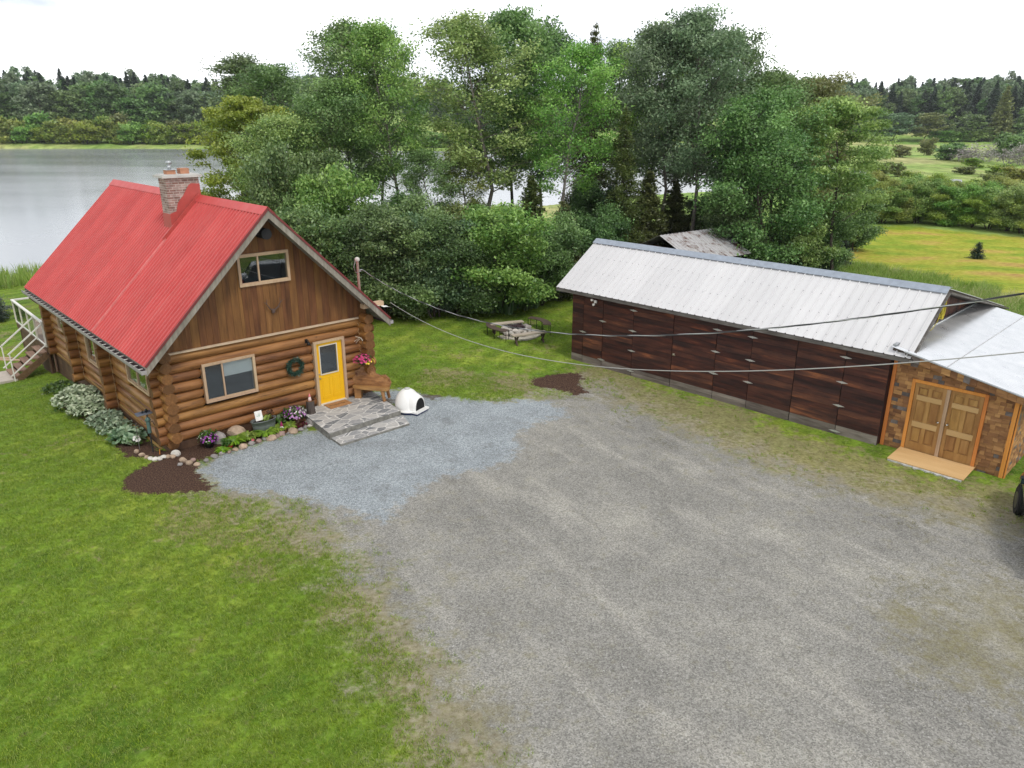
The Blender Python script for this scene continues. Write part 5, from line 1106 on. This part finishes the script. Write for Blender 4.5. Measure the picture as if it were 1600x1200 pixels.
def flowerpot(x,y,label,pr,ph,R,cols,nfl,seed,leaf=LF,pot=True,name='flower_pot'):
    p=cab(x,y); z=gz(p[0],p[1]); t=thing(name,label,'potted plant' if pot else 'plant',(p[0],p[1],z),0)
    if pot:
        mb=MB(); mb.lathe([(pr*.7,0),(pr,ph),(pr*1.06,ph),(pr*1.06,ph-.03),(pr*.95,ph-.03),(0,ph-.03)],n=18); mb.build('pot',M_POT,t)
    mb=MB(); q,tt=leaves([(0,0,ph+.08)],420,(R*.42,R*.42,.09),.05,.3,.6,np.random.default_rng(seed)); mb.quads(q,tt); mb.build('foliage',leaf,t)
    for i,(m,f) in enumerate(cols):
        mb=MB(); rr=np.random.default_rng(seed+i*7); off=rr.normal(size=3)*np.array([.25,.25,.1])*R*.5; blobs(mb,(off[0],off[1],ph+.04),(R*.8,R*.8,R*.75),int(nfl*f),.033,seed+i); mb.build('flowers',m,t)
    return t
flowerpot(1.0,-.35,'pot of purple and white petunias at the left end of the front flower bed',.15,.24,.30,[(PUR,.6),(WHI,.15),(LIL,.25)],110,3)
flowerpot(3.72,-.33,'large pot of lilac and white petunias beside the porch',.19,.26,.42,[(LIL,.4),(PUR,.3),(WHI,.3)],150,13)
flowerpot(1.35,-.82,'small mound of deep red flowers among the lime green ferns',.0,.02,.15,[(REDP,1)],60,23,LF,False,'red_flowers')
flowerpot(2.12,-.80,'single pink flower clump at the stone edging',.0,.02,.10,[(PNK,1)],16,33,LFL,False,'pink_flowers')
flowerpot(3.72,-.80,'dark magenta flower clump beside the porch boulder',.0,.03,.2,[(MAG,1)],60,43,BRZ,False,'magenta_flowers')
def fern(x,y,L,m,label,seed,n_=60,wd=.05,lift=.45,name='fern',cat='plant',group=None):
    p=cab(x,y); mb=fern_blades(n_,L,wd,seed,lift); return mb.build(name,m,None,label=label,cat=cat,group=group,loc=(p[0],p[1],gz(p[0],p[1])))
FG='lime green ferns in the front flower bed'
fern(1.62,-.66,.42,LFL,'lime green fern between the red flowers and the grey boulder',1,90,group=FG); fern(2.08,-.60,.40,LFL,'lime green fern below the tan boulder',2,80,group=FG); fern(2.62,-.72,.46,LFL,'lime green fern in front of the metal planter',3,100,group=FG); fern(2.98,-.62,.42,LFL,'lime green fern right of the metal planter',4,90,group=FG); fern(1.15,-.98,.26,LFL,'small lime green plant left of the red flowers',5,50,.06,group=FG); fern(3.42,-.66,.34,LFL,'lime green fern beside the garden gnome',6,60,.07,group=FG)
fern(3.1,-.86,.24,BRZ,'low bronze plant behind the border stones',7,50,.05)
fern(3.3,-.28,.36,LF,'broad leaved green plant at the wall left of the large petunia pot',8,16,.12,.8)
# hostas along the left wall
def hosta(x,y,R,H,m,label,seed,n_,sz):
    p=cab(x,y); t=thing('hosta',label,'plant',(p[0],p[1],gz(p[0],p[1])),0,'variegated plants along the left wall of the cabin'); r=np.random.default_rng(seed); mb=MB(); k=n_
    a=r.random(k)*6.283; rr=R*np.sqrt(r.random(k)); P=np.stack([rr*np.cos(a),rr*np.sin(a),H*(1-.55*(rr/R)**2)*r.uniform(.7,1.05,k)],-1); q,tt=leaves(P,1,.0,sz,.9,.55,r); mb.quads(q,tt); mb.build('foliage',m,t)
    mb=MB(); q,tt=leaves([(0,0,H*.35)],int(n_*.5),(R*.45,R*.45,H*.2),sz*.9,.5,.5,r); mb.quads(q,tt); mb.build('inner_foliage',LF,t); return t
hosta(-.62,6.9,.85,.75,HOSC,'tall pale variegated shrub, the farthest and largest clump along the left wall',1,900,.075)
hosta(-.55,5.7,.75,.6,HOSC,'pale variegated clump next to the largest one along the left wall',2,650,.075)
hosta(-.52,4.2,.6,.4,HOS,'low white edged clump under the left wall between the partition log ends',3,420,.075)
hosta(-.55,3.2,.55,.36,HOS,'low white edged clump next to the big leaved hosta',4,360,.075)
hosta(-.55,2.05,.55,.36,HOS,'hosta with big blue-green leaves nearest to the cabin corner',5,130,.15)
hosta(-.5,8.3,.6,.4,LF,'dark green low plant between the downpipe and the pale shrub',6,360,.07); hosta(-.6,9.6,.6,.35,LF,'dark green low plant beside the downpipe foot',7,300,.07)
p=cab(-.45,1.35); t=thing('white_lily','small plant with white flowers at the foot of the left wall','plant',(p[0],p[1],gz(p[0],p[1])))
mb=MB(); blobs(mb,(0,0,.22),(.13,.13,.06),9,.06,4); mb.build('flowers',WHI,t); fb=fern_blades(20,.25,.04,3,.7).build('foliage',LF,t)
# tub planter with a blank card
p=cab(2.70,-.42); tub=thing('metal_planter','oval grey metal tub planter under the front window with a small white card','planter',(p[0],p[1],gz(p[0],p[1])+.10),CT); tub.scale=(1.15,1.15,1.15)
mb=MB(); mb.lathe([(.24,-.1),(.27,.12),(.30,.28),(.315,.28),(.31,.30),(.285,.29),(.27,.24),(0,.24)],n=28,sx=1.15,sy=.62); mb.lathe([(.272,.13),(.278,.14),(.272,.15)],n=28,sx=1.15,sy=.62); mb.build('tub',mat_plain('dull_zinc',(.20,.22,.22),.55,.5,.15),tub)
mb=MB(); mb.lathe([(0,.25),(.27,.245)],n=20,sx=1.1,sy=.58); mb.build('soil',M_SOIL,tub)
mb=MB(); mb.box((-.12,.0,.42),(.20,.012,.26),rotx(-.25)); card=mb.build('card',WHI,tub)
mb=MB(); r=np.random.default_rng(2)
for k in range(7): mb.box((-.12+r.uniform(-.05,.05),-.008,.40+r.uniform(-.06,.07)),(.05,.004,.012),rotx(-.25)@roty(r.uniform(-1,1)))
mb.build('printed_sprig',mat_plain('pale_green_print',(.35,.48,.40),.8),card)
mb=MB(); q,tt=leaves([(.08,0,.32)],60,(.07,.05,.04),.045,.4,.7,np.random.default_rng(5)); mb.quads(q,tt); mb.build('lettuce',LFL,tub)
mb=MB(); q,tt=leaves([(.2,.05,.34)],90,(.07,.05,.07),.04,.4,.5,np.random.default_rng(6)); mb.quads(q,tt); mb.build('bronze_foliage',BRZ,tub)
# gnome (a plain garden figure with pointed hat)
def gnome(x,y,z,s,label,hatc,bodyc,name='garden_gnome'):
    p=cab(x,y); t=thing(name,label,'figurine',(p[0],p[1],z),CT)
    mb=MB(); mb.lathe([(.06,0),(.075,.02),(.07,.08),(.05,.15),(.03,.17),(0,.175)],n=14); mb.v=[v_*s for v_ in mb.v]; b=mb.build('body',bodyc,t)
    mb=MB(); mb.lathe([(.0,.14),(.035,.15),(.042,.175),(.035,.2),(0,.205)],n=12); mb.lathe([(0,-.012),(.012,0),(0,.012)],(0,-.045,.18),8); mb.v=[v_*s for v_ in mb.v]; mb.build('head',mat_plain('figurine_skin',(.55,.33,.24),.6),t)
    mb=MB(); mb.lathe([(.05,.195),(.052,.2),(.03,.26),(.012,.32),(0,.345)],n=14); mb.v=[v_*s for v_ in mb.v]; mb.build('hat',hatc,t)
    mb=MB(); mb.lathe([(0,.06),(.022,.09),(.036,.14),(.03,.17),(0,.175)],(0,-.034,0),12,sy=.5); mb.v=[v_*s for v_ in mb.v]; mb.build('beard',WHI,t)
    return t
g0=cab(3.12,-.72); gnome(3.12,-.72,gz(g0[0],g0[1]),1.0,'white garden gnome with a dark red hat standing among the ferns',MAG,WHI)
# gnome sitting on a dark stump on the porch
p=cab(4.30,-.42); st=thing('tree_stump','dark barked tree stump on the porch left of the door','stump',(p[0],p[1],.215),CT)
mb=MB(); V=[];F=[];nn=18
for i,(r0,z) in enumerate([(.155,0),(.14,.05),(.13,.25),(.128,.42)]):
    for k in range(nn): a=2*math.pi*k/nn; rr=r0*(1+.05*math.sin(5*a+i*.2)+.03*math.sin(11*a)); V.append((rr*math.cos(a),rr*math.sin(a),z))
F=[(i*nn+k,i*nn+(k+1)%nn,(i+1)*nn+(k+1)%nn,(i+1)*nn+k) for i in range(3) for k in range(nn)]+[tuple(3*nn+k for k in range(nn))]
mb.add(V,F,[0]*(3*nn)+[1]); mb.build('stump_body',[mat_wood('dark_stump_bark',[(.015,.011,.010),(.05,.038,.034),(.10,.08,.07)],'Z',.2,.9,5,9,.8),M_LOGEND],st)
mb=MB(); q,tt=leaves([(.06,0,.46)],60,(.05,.05,.03),.04); mb.quads(q,tt); mb.build('moss',BRZ,st)
gnome(4.28,-.44,.64,.75,'pink hatted gnome figure sitting on top of the dark stump',PNK,petal('pale_pink_glaze',(.75,.55,.52)))
# feeder post at the corner
p=cab(-.33,.42); z=gz(p[0],p[1]); fd=thing('bird_feeder','blue-grey metal bird feeder on a post at the front left corner of the cabin','bird feeder',(p[0],p[1],z),CT)
mb=MB(); mb.tube([(0,0,-.1),(0,0,1.35)],.018,8); mb.tube([(0,0,.9),(.12,0,.95),(.16,0,.8)],.01,6); mb.build('post',mat_plain('dark_iron',(.04,.045,.05),.5,.5),fd)
mb=MB(); mb.tube([(0,0,.62),(0,0,1.0)],.055,14,0,.4); mb.lathe([(.06,.98),(.085,1.0),(.05,1.08),(0,1.12)],n=14); mb.build('seed_tube',mat_plain('green_tube',(.08,.14,.13),.3),fd)
mb=MB(); mb.box((-.08,0,1.22),(.42,.2,.02)); mb.box((-.08,-.1,1.24),(.42,.01,.05)); mb.box((-.08,.1,1.24),(.42,.01,.05)); mb.build('tray',mat_plain('blue_grey_metal',(.22,.24,.30),.4,.6),fd)
mb=MB(); mb.lathe([(0,.0),(.04,.02),(.045,.06),(.025,.1),(0,.12)],(.0,0,1.24),10); mb.lathe([(0,.0),(.03,.02),(.03,.05),(0,.08)],(-.1,.02,1.24),10); mb.build('finial',M_BLACKM,fd)
p=cab(-.52,1.0); mb=MB(); mb.tube([(0,0,-.1),(0,0,.75),(.03,0,.82)],.009,6); mb.build('garden_stake',mat_plain('grey_iron',(.2,.19,.19),.6,.4),None,label='thin grey metal garden stake in the mulch beside the white lily',cat='stake',loc=(p[0],p[1],gz(p[0],p[1])))
p=cab(-.25,.12); mb=MB(); mb.tube([(0,0,-.05),(.02,0,.16)],.014,6); fbx=mb.build('wooden_peg',M_OR,None,label='short orange wooden peg at the foot of the feeder post',cat='peg',loc=(p[0],p[1],gz(p[0],p[1])))
# wreath
p=cab(4.07,-.06); wr=MB(); r=np.random.default_rng(8); a=r.random(1500)*6.283; rr=.235+r.normal(size=1500)*.035; P=np.stack([rr*np.cos(a),-.04+r.normal(size=1500)*.03,rr*np.sin(a)],-1); q,tt=leaves(P,1,.0,.045,.1,.22,r); wr.quads(q,tt)
wr.build('wreath',mat_leaf('wreath_needle',(.010,.030,.020),(.05,.11,.07),.1),None,label='round dark evergreen wreath on the log wall left of the yellow door',cat='wreath',loc=(p[0],p[1],1.74),rz=CT)
# antlers on the gable
p=cab(3.56,-.05); mb=MB()
for s in (-1,1):
    mb.tube([(0,0,0),(s*.12,-.05,.10),(s*.22,-.08,.25),(s*.20,-.07,.40)],[.022,.018,.014,.006],6); mb.tube([(s*.12,-.05,.10),(s*.20,-.12,.14)],[.014,.005],5); mb.tube([(s*.22,-.08,.25),(s*.32,-.1,.34)],[.012,.005],5)
mb.lathe([(0,-.06),(.06,-.03),(.06,.06),(0,.1)],(0,0,-.02),10,sy=.5); mb.build('antlers',mat_plain('antler_bone',(.10,.065,.055),.7),None,label='dark pair of antlers mounted on the brown gable boards below the upper window',cat='antlers',loc=(p[0],p[1],3.62),rz=CT)
# hanging basket
p=cab(6.34,-.03); hb=thing('hanging_basket','hanging basket of pink and yellow flowers on a white bracket right of the door','hanging basket',(p[0],p[1],1.5),CT)
mb=MB(); mb.tube([(0,0,.78),(0,-.35,.80),(.0,-.42,.72)],.012,6); mb.tube([(0,0,.55),(0,-.12,.66),(0,-.3,.78)],.009,6); mb.tube([(-.06,0,.62),(.04,-.1,.72),(0,-.2,.8)],.008,5); mb.build('bracket',M_CREAM,hb)
mb=MB(); mb.tube([(0,-.42,.72),(-.12,-.42,.08)],.004,4); mb.tube([(0,-.42,.72),(.12,-.42,.08)],.004,4); mb.lathe([(0,-.12),(.08,-.1),(.14,-.02),(.16,.06),(.15,.06),(0,.02)],(0,-.42,0),16); mb.build('basket',M_POT,hb)
mb=MB(); q,tt=leaves([(0,-.42,.08)],500,(.12,.11,.07),.045); mb.quads(q,tt); mb.build('foliage',LF,hb)
mb=MB(); blobs(mb,(-.06,-.42,.06),(.30,.26,.26),95,.042,5); mb.build('flowers',HOT,hb)
mb=MB(); blobs(mb,(.12,-.52,-.02),(.20,.16,.16),50,.042,6); mb.build('flowers',YLW,hb)
# door mat with lettering
p=cab(5.33,-.34); mat=thing('door_mat','tan coir door mat with dark cursive lettering before the yellow door','door mat',(p[0],p[1],.216),CT)
mb=MB(); mb.bb(-.40,.40,-.23,.23,0,.018); mb.build('coir',mat_plain('coir',(.36,.19,.085),.95,0,.2,30,.1,0,.6),mat)
cu=bpy.data.curves.new('lettering','FONT'); cu.body='Welcome'; cu.size=.15; cu.shear=.35; cu.align_x='CENTER'; cu.extrude=.001
to=bpy.data.objects.new('lettering_tmp',cu); COL.objects.link(to); bpy.context.view_layer.update()
me=bpy.data.meshes.new_from_object(to.evaluated_get(bpy.context.evaluated_depsgraph_get())); bpy.data.objects.remove(to); me.materials.clear(); me.materials.append(M_BLACKM)
link(bpy.data.objects.new('lettering',me),mat,loc=(-.06,-.04,.0195))
mb=MB(); mb.bb(.2,.34,-.03,-.018,.019,.021); mb.build('underline',M_BLACKM,mat)
# log bench, set across the porch corner
p=cab(6.50,-.55); be=thing('log_bench','live edge log bench with gnarled backrest on the porch beneath the hanging basket','bench',(p[0],p[1],.215),CT-rad(56))
BW=mat_wood('bench_wood',[(.10,.040,.014),(.24,.11,.040),(.38,.20,.08),(.48,.28,.12)],'X',.08,.5,5,5,.4,True,.1)
top=[(-.60,-.16),(-.35,-.24),(.0,-.27),(.35,-.26),(.64,-.24),(.70,-.08),(.6,.08),(.2,.2),(-.2,.2),(-.55,.10)]
mb=MB(); mb.prism(top,.36,.44); mb.build('seat',BW,be)
bk=[(-.62,.38),(-.70,.66),(-.64,.86),(-.48,.92),(-.40,1.02),(-.28,.98),(-.16,1.06),(-.02,.96),(.08,.78),(.26,.74),(.44,.78),(.60,.70),(.70,.56),(.64,.40)]
mb=MB(); mb.prism(bk[::-1],-.03,.05,lambda V:np.column_stack([V[:,0],.17+V[:,2]+.22*(V[:,1]-.4)-.30*V[:,0]**2,V[:,1]]))
r=np.random.default_rng(4)
for k in range(26): x=r.uniform(-.6,-.05); z=r.uniform(.5,.86); rock(mb,(x,.15+.22*(z-.4)-.30*x*x,z),(r.uniform(.03,.08),.05,r.uniform(.03,.07)),k)
mb.build('backrest',mat_wood('burl_wood',[(.05,.018,.008),(.15,.06,.022),(.28,.13,.05),(.40,.21,.09)],'X',.25,.55,2,7,.6,True,.1),be)
for x in (.50,): mb=MB(); mb.tube([(x-.05,-.12,.37),(x,-.2,.18),(x+.06,-.24,0)],[.07,.055,.06],10); mb.build('leg',BW,be)
mb=MB(); mb.tube([(.52,.1,.37),(.56,.16,0)],[.06,.05],10); mb.build('leg',BW,be)
mb=MB(); mb.box((-.45,-.05,.18),(.22,.26,.36),rotz(.2)); mb.build('leg',BW,be)
# dog house
g=G(640,641); dh=thing('dog_house','white plastic igloo dog house with a dark arched opening beside the porch','dog house',(g[0],g[1],g[2]),rad(-30))
M_PLW=mat_plain('white_plastic',(.80,.79,.77),.35,0,.02,5,.5)
mb=MB(); 
def dome_pt(a,t):  # a azimuth, t height 0..1
    rr=.43*math.sqrt(max(0,1-t**2.3)); return (rr*math.cos(a)-.06,rr*math.sin(a),.10+.66*t)
V=[];F=[];NA=36;NT_=12
for j in range(NT_+1):
    t=math.sin(j/NT_*math.pi/2)
    for k in range(NA): V.append(dome_pt(2*math.pi*k/NA,t))
for j in range(NT_):
    for k in range(NA): F.append((j*NA+k,j*NA+(k+1)%NA,(j+1)*NA+(k+1)%NA,(j+1)*NA+k))
mb.add(V,F,0,.5,True)
# entrance hood: arch profile swept forward, shrinking
arch=[(.27*math.cos(t),.47*max(0,math.sin(t))**.75) for t in np.linspace(0,math.pi,17)]
V=[]
for s,xx in ((1.30,.0),(1.18,.18),(1.06,.33),(1.0,.44),(.88,.445)):
    for y,z in arch: V.append((xx,y*s,.10+z*s*(1 if s<1.05 else 1.05)))
F=[(j*17+k,j*17+k+1,(j+1)*17+k+1,(j+1)*17+k) for j in range(4) for k in range(16)]
mb.add(V,F,0,.5,True); shell=mb.build('shell',M_PLW,dh)
mb=MB(); mb.add([(.435,y*.89,.10+z*.89) for y,z in arch],[tuple(range(17))]); mb.build('opening',mat_plain('hollow_shade',(.008,.008,.009),.9),shell)  # flat black face stands in for the shade inside the dog house
mb=MB(); mb.lathe([(.0,.07),(.46,.07),(.50,.085),(.50,.11),(.46,.125),(.36,.13)],n=36); mb.box((.36,0,.095),(.40,.66,.06)); mb.build('rim',M_PLW,dh)
mb=MB(); mb.lathe([(0,0),(.45,0),(.47,.07),(0,.07)],n=36); mb.box((.34,0,.035),(.38,.62,.068)); mb.build('base',mat_plain('navy_plastic',(.015,.025,.09),.4),dh)
mb=MB(); mb.lathe([(.10,.75),(.09,.775),(0,.78)],(-.06,0,0),n=16); mb.build('roof_vent',mat_plain('vent_grey',(.5,.5,.48),.5),shell)
# ---------------------------------------------------------------- fire pit and benches
c=G(807,521); fp=thing('fire_pit','low round stone fire pit with charred logs and pale ash in the lawn','fire pit',tuple(c))
mb=MB(); r=np.random.default_rng(12)
for k in range(13): a=2*math.pi*k/13; rock(mb,(.58*math.cos(a),.58*math.sin(a),.13),(.17,.14,.15),k+3)
for k in range(13): a=2*math.pi*(k+.5)/13; rock(mb,(.55*math.cos(a),.55*math.sin(a),.28),(.15,.12,.09),k+33)
mb.build('stone_ring',mat_plain('ring_stone',(.42,.39,.36),.9,0,.3,4,.2,.4,.4),fp)
mb=MB(); mb.lathe([(0,.16),(.5,.13)],n=20); mb.build('ash',mat_plain('ash',(.50,.48,.46),.95,0,.25,9),fp)
for k in range(5):
    a=k*1.1; mb=MB(); mb.tube([(-.32*math.cos(a),-.32*math.sin(a),.2+.04*k),(.32*math.cos(a),.32*math.sin(a),.22+.04*k)],.05,8); mb.build('charred_log',mat_plain('charred_wood',(.05,.03,.035),.9,0,.4,6),fp)
mb=MB(); r=np.random.default_rng(44); mb.prism([((1.15+.15*math.sin(3*t)+.1*r.random())*math.cos(t),(.95+.1*r.random())*math.sin(t)) for t in np.linspace(0,2*math.pi,28)[:-1]],-.05,.012); mb.build('ash_ground',mat_plain('pale_ash_ground',(.42,.39,.33),.95,0,.35,6,.2,0,.8),fp)
def plank_bench(P,Q,label,xleg):
    P=np.array(P);Q=np.array(Q); m=(P+Q)/2; z=gz(m[0],m[1]); L=np.linalg.norm(Q-P); t=thing('plank_bench',label,'bench',(m[0],m[1],z),math.atan2(Q[1]-P[1],Q[0]-P[0]),'straight plank benches at the fire pit')
    mb=MB(); mb.bb(-L/2,L/2,-.15,.15,.41,.46); mb.build('seat',mat_wood('bench_plank',[(.30,.25,.20),(.42,.36,.29),(.5,.44,.36)],'X',.1,.85,9,7,.3),t)
    for s in (-1,1):
        mb=MB(); x=s*(L/2-.18)
        if xleg: mb.bar((x,-.17,0),(x,.12,.41),.07,.05); mb.bar((x+.06,.17,0),(x+.06,-.12,.41),.07,.05)
        else: mb.bb(x-.04,x+.04,-.13,.13,0,.41)
        mb.build('leg',M_BARKL,t)
M_BARKL=mat_plain('dark_leg_wood',(.07,.045,.035),.8)
zz=c[2]
def gzp(u,v,h): p=unp(u,v,zz+h); return (p[0],p[1])
plank_bench(gzp(766,507,.45),gzp(817,502,.45),'pale plank bench at the far side of the fire pit, nearest to the shrubs',False)
plank_bench(gzp(800,521,.45),gzp(853,514.5,.45),'pale plank bench at the near side of the fire pit with crossed legs',True)
M_BRM=mat_plain('brown_mesh_metal',(.12,.085,.07),.6,.3)
def curved_bench(cx,cy,a0,a1,R,label):
    z=gz(cx,cy); t=thing('curved_bench',label,'bench',(cx,cy,z),0,'curved metal benches at the fire pit'); A=np.linspace(a0,a1,13)
    mb=MB(); V=[]
    for a in A: V+= [(R*math.cos(a),R*math.sin(a),.42),((R+.36)*math.cos(a),(R+.36)*math.sin(a),.42),((R+.36)*math.cos(a),(R+.36)*math.sin(a),.45),(R*math.cos(a),R*math.sin(a),.45)]
    mb.add(V,[(i*4+k,(i+1)*4+k,(i+1)*4+(k+1)%4,i*4+(k+1)%4) for i in range(12) for k in range(4)]+[(0,1,2,3),(51,50,49,48)]); mb.build('seat',M_BRM,t)
    for a in (A[0],A[4],A[8],A[12]):
        mb=MB(); mb.tube([(R*math.cos(a),R*math.sin(a),0),(R*math.cos(a),R*math.sin(a),.43)],.015,6); mb.tube([((R+.34)*math.cos(a),(R+.34)*math.sin(a),0),((R+.34)*math.cos(a),(R+.34)*math.sin(a),.43)],.015,6); mb.build('leg',M_BLACKM,t)
curved_bench(c[0],c[1],rad(170),rad(250),1.02,'curved brown metal bench at the left of the fire pit'); curved_bench(c[0]+.15,c[1]+.1,rad(-10),rad(68),1.05,'curved brown metal bench at the right of the fire pit')
# ---------------------------------------------------------------- overhead cables
def ray_to(u,v,d): q=FW+RT*(u-800)/FPX+UP*(600-v)/FPX; q=q/np.linalg.norm(q); return np.array([0,0,CH])+q*d
def cable(name,label,P,Q,sag,r0,mat,twist=0):
    P=np.array(P);Q=np.array(Q); pts=[]; n_=160
    for i in range(n_+1):
        t=i/n_*1.15; p=P*(1-t)+Q*t; p[2]-=4*sag*t*(1-t); pts.append(p)
    mb=MB(); pts=np.array(pts)
    if twist:
        L=np.linalg.norm(Q-P); d=(Q-P)/L; a,b,_=frame(d)
        for k in range(3):
            ph=2*math.pi*k/3; tt=np.linspace(0,1,n_*3+1); pp=np.stack([np.interp(tt,np.linspace(0,1,n_+1),pts[:,i]) for i in range(3)],-1); w_=tt*L/twist*2*math.pi+ph
            mb.tube(pp+r0*1.05*(np.cos(w_)[:,None]*a+np.sin(w_)[:,None]*b),r0,6,k if k<1 else 1,.5,True)
    else: mb.tube(pts,r0,6)
    return mb.build(name,mat,None,label=label,cat='cable')
pole=np.array([17.2,13.6]); 
K1=cab(7.0,.34,4.38); K2=cab(7.5,-.45,3.33)
CAB1=dict(Q=ray_to(1750,432,9.),sag=1.28); CAB2=dict(Q=ray_to(1750,534,9.),sag=1.10)
cable('power_cable','twisted black and bare power cable sagging from the cabin mast across the yard',K1,CAB1['Q'],CAB1['sag'],.0065,[mat_plain('bare_aluminium',(.55,.55,.56),.4,.6),mat_plain('black_insulation',(.05,.05,.055),.5)],1.1)
cable('phone_cable','thin pale telephone cable sagging below the power cable',K2,CAB2['Q'],CAB2['sag'],.0075,mat_plain('grey_cable',(.42,.41,.40),.6))
E1=K1+(CAB1['Q']-K1)*1.15; E1[2]+=4*CAB1['sag']*.15*1.15; E2=K2+(CAB2['Q']-K2)*1.15; E2[2]+=4*CAB2['sag']*.15*1.15
up_=thing('utility_pole','wooden utility pole that carries the two cables, standing to the right of the view','pole',(E1[0]+.15,E1[1],gz(E1[0],E1[1])))
mb=MB(); mb.tube([(0,0,-.5),(0,0,E1[2]+.6)],[.15,.10],12); mb.build('pole_shaft',M_BARK,up_)
mb=MB(); mb.bar((-.16,0,E1[2]),(0,0,E1[2]),.05,.05); mb.bar((E2[0]-E1[0]-.15,E2[1]-E1[1],E2[2]),(0,0,E2[2]),.05,.05); mb.build('cable_bracket',M_GALV,up_)
# ---------------------------------------------------------------- parked car at the right edge (only its front corner shows)
wv=G(1582,800); car=thing('parked_car','dark blue-green car cut by the right picture edge, its front wheel and fender showing','car',(wv[0]+.06,wv[1],gz(wv[0],wv[1])),rad(-27))
M_CAR=NT('car_paint'); n=M_CAR; M_CAR=n.fin(n.pbsdf((.012,.035,.045),.25,.4,.5,None,**{'Coat Weight':1.,'Coat Roughness':.05}))
M_TYRE=mat_plain('tyre_rubber',(.018,.018,.019),.85); M_RIM=mat_plain('alloy',(.12,.12,.13),.35,.8)
Wd=1.85 # local: +y is the nose, x from 0 (left side) to Wd
st=[(-3.86,.55,.80,.86,.45),(-3.80,.42,.86,.98,.80),(-3.5,.32,.95,1.04,.90),(-2.75,.30,.97,1.04,.92),(-1.2,.28,.97,1.03,.925),(-.35,.28,.96,1.01,.92),(.0,.30,.95,1.0,.925),(.5,.30,.90,.97,.915),(.80,.34,.82,.88,.84),(.90,.42,.66,.70,.62)]
V=[];F=[]
for y,zb,zs,zt,hw in st:
    c_=Wd/2; ring=[(c_-hw*.9,zb),(c_-hw,zb+.12),(c_-hw,zs-.12),(c_-hw*.95,zs),(c_-hw*.80,zt),(c_+hw*.80,zt),(c_+hw*.95,zs),(c_+hw,zs-.12),(c_+hw,zb+.12),(c_+hw*.9,zb)]
    V+=[(x,y,z) for x,z in ring]
ns=len(st)
F=[(i*10+k,(i+1)*10+k,(i+1)*10+(k+1)%10,i*10+(k+1)%10) for i in range(ns-1) for k in range(10)]
mb=MB(); mb.add(V,F,0,.5,True); mb.add(V[:10],[tuple(range(10))],0,.5); mb.add(V[-10:],[tuple(range(10))[::-1]],0,.5); body=mb.build('body',M_CAR,car)
m_glass=mat_plain('dark_car_glass',(.01,.012,.014),.05,0,0,5,.6)
lo=[(.10,-3.55,1.02),(Wd-.10,-3.55,1.02),(Wd-.10,-.40,1.0),(.10,-.40,1.0)]; hi=[(.30,-3.20,1.58),(Wd-.30,-3.20,1.58),(Wd-.30,-1.15,1.60),(.30,-1.15,1.60)]
mb=MB(); mb.add(lo+hi,[(0,1,5,4),(1,2,6,5),(2,3,7,6),(3,0,4,7)]); mb.build('windows',m_glass,car)
mb=MB(); mb.add([(x,y,z) for x,y,z in hi]+[(x+(.05 if x<1 else -.05),y*.985,z+.06) for x,y,z in hi],[(0,1,5,4),(1,2,6,5),(2,3,7,6),(3,0,4,7),(4,5,6,7)]); mb.build('roof',M_CAR,car)
mb=MB()
for i in range(4): mb.bar(lo[i],hi[i],.07,.05)
for x0,x1 in ((.095,.295),(Wd-.095,Wd-.295)): mb.bar((x0,-1.95,1.01),(x1,-2.0,1.59),.07,.04)
mb.build('pillars',M_CAR,car)
for x in (.0,Wd):
    for cy in (0,-2.75):
        mb=MB(); mb.tube([(x-.012 if x<1 else x-.05,cy,.36),(x+.05 if x<1 else x+.012,cy,.36)],.40,24,0,.5); mb.build('wheel_arch',mat_plain('black_arch',(.01,.01,.01),.8),car)
for x in (.14,Wd-.14): mb=MB(); mb.bb(x-.10,x+.10,-3.88,-3.80,.72,.90); mb.build('tail_light',mat_plain('red_lens',(.35,.01,.01),.2),car)
for x in (-.02,Wd-.0):
    for cy in (0,-2.75):
        mb=MB(); mb.tube([(x-.02 if x<1 else x-.2,cy,.34),(x+.2 if x<1 else x+.02,cy,.34)],.345,28,0,.5); w_=mb.build('tyre',M_TYRE,car)
        xo=x-.025 if x<1 else x+.025; mb=MB(); mb.tube([(xo,cy,.34),(xo+(.04 if x<1 else -.04),cy,.34)],.21,20,0,.5); mb.build('rim',M_RIM,w_)
for x in (.32,Wd-.32): mb=MB(); mb.lathe([(0,.08),(.07,.06),(.10,0),(.08,-.03),(0,-.03)],(x,.80,.70),16,R=rotx(-math.pi/2)); mb.build('headlight',M_WHITE,car)
mb=MB(); mb.bb(.5,Wd-.5,.86,.92,.52,.66); mb.build('chrome_trim',mat_plain('chrome_bright',(.7,.7,.7),.15,1.),car)
mb=MB(); mb.bb(-.16,-.0,-.72,-.55,1.08,1.22); mb.build('mirror',M_CAR,car)
# pale boards lying in the lawn at the far left
for i,(u,v,L) in enumerate([(4,560,.9),(14,563,1.4)]):
    g=G(u,v); mb=MB(); mb.bb(-L/2,L/2,-.07,.07,0,.05); mb.build('plank',M_TRIM,None,label=['short pale board lying in the grass at the left picture edge','longer pale edging board in the grass beside the deck stairs'][i],cat='board',loc=tuple(g),rz=rad(-4))
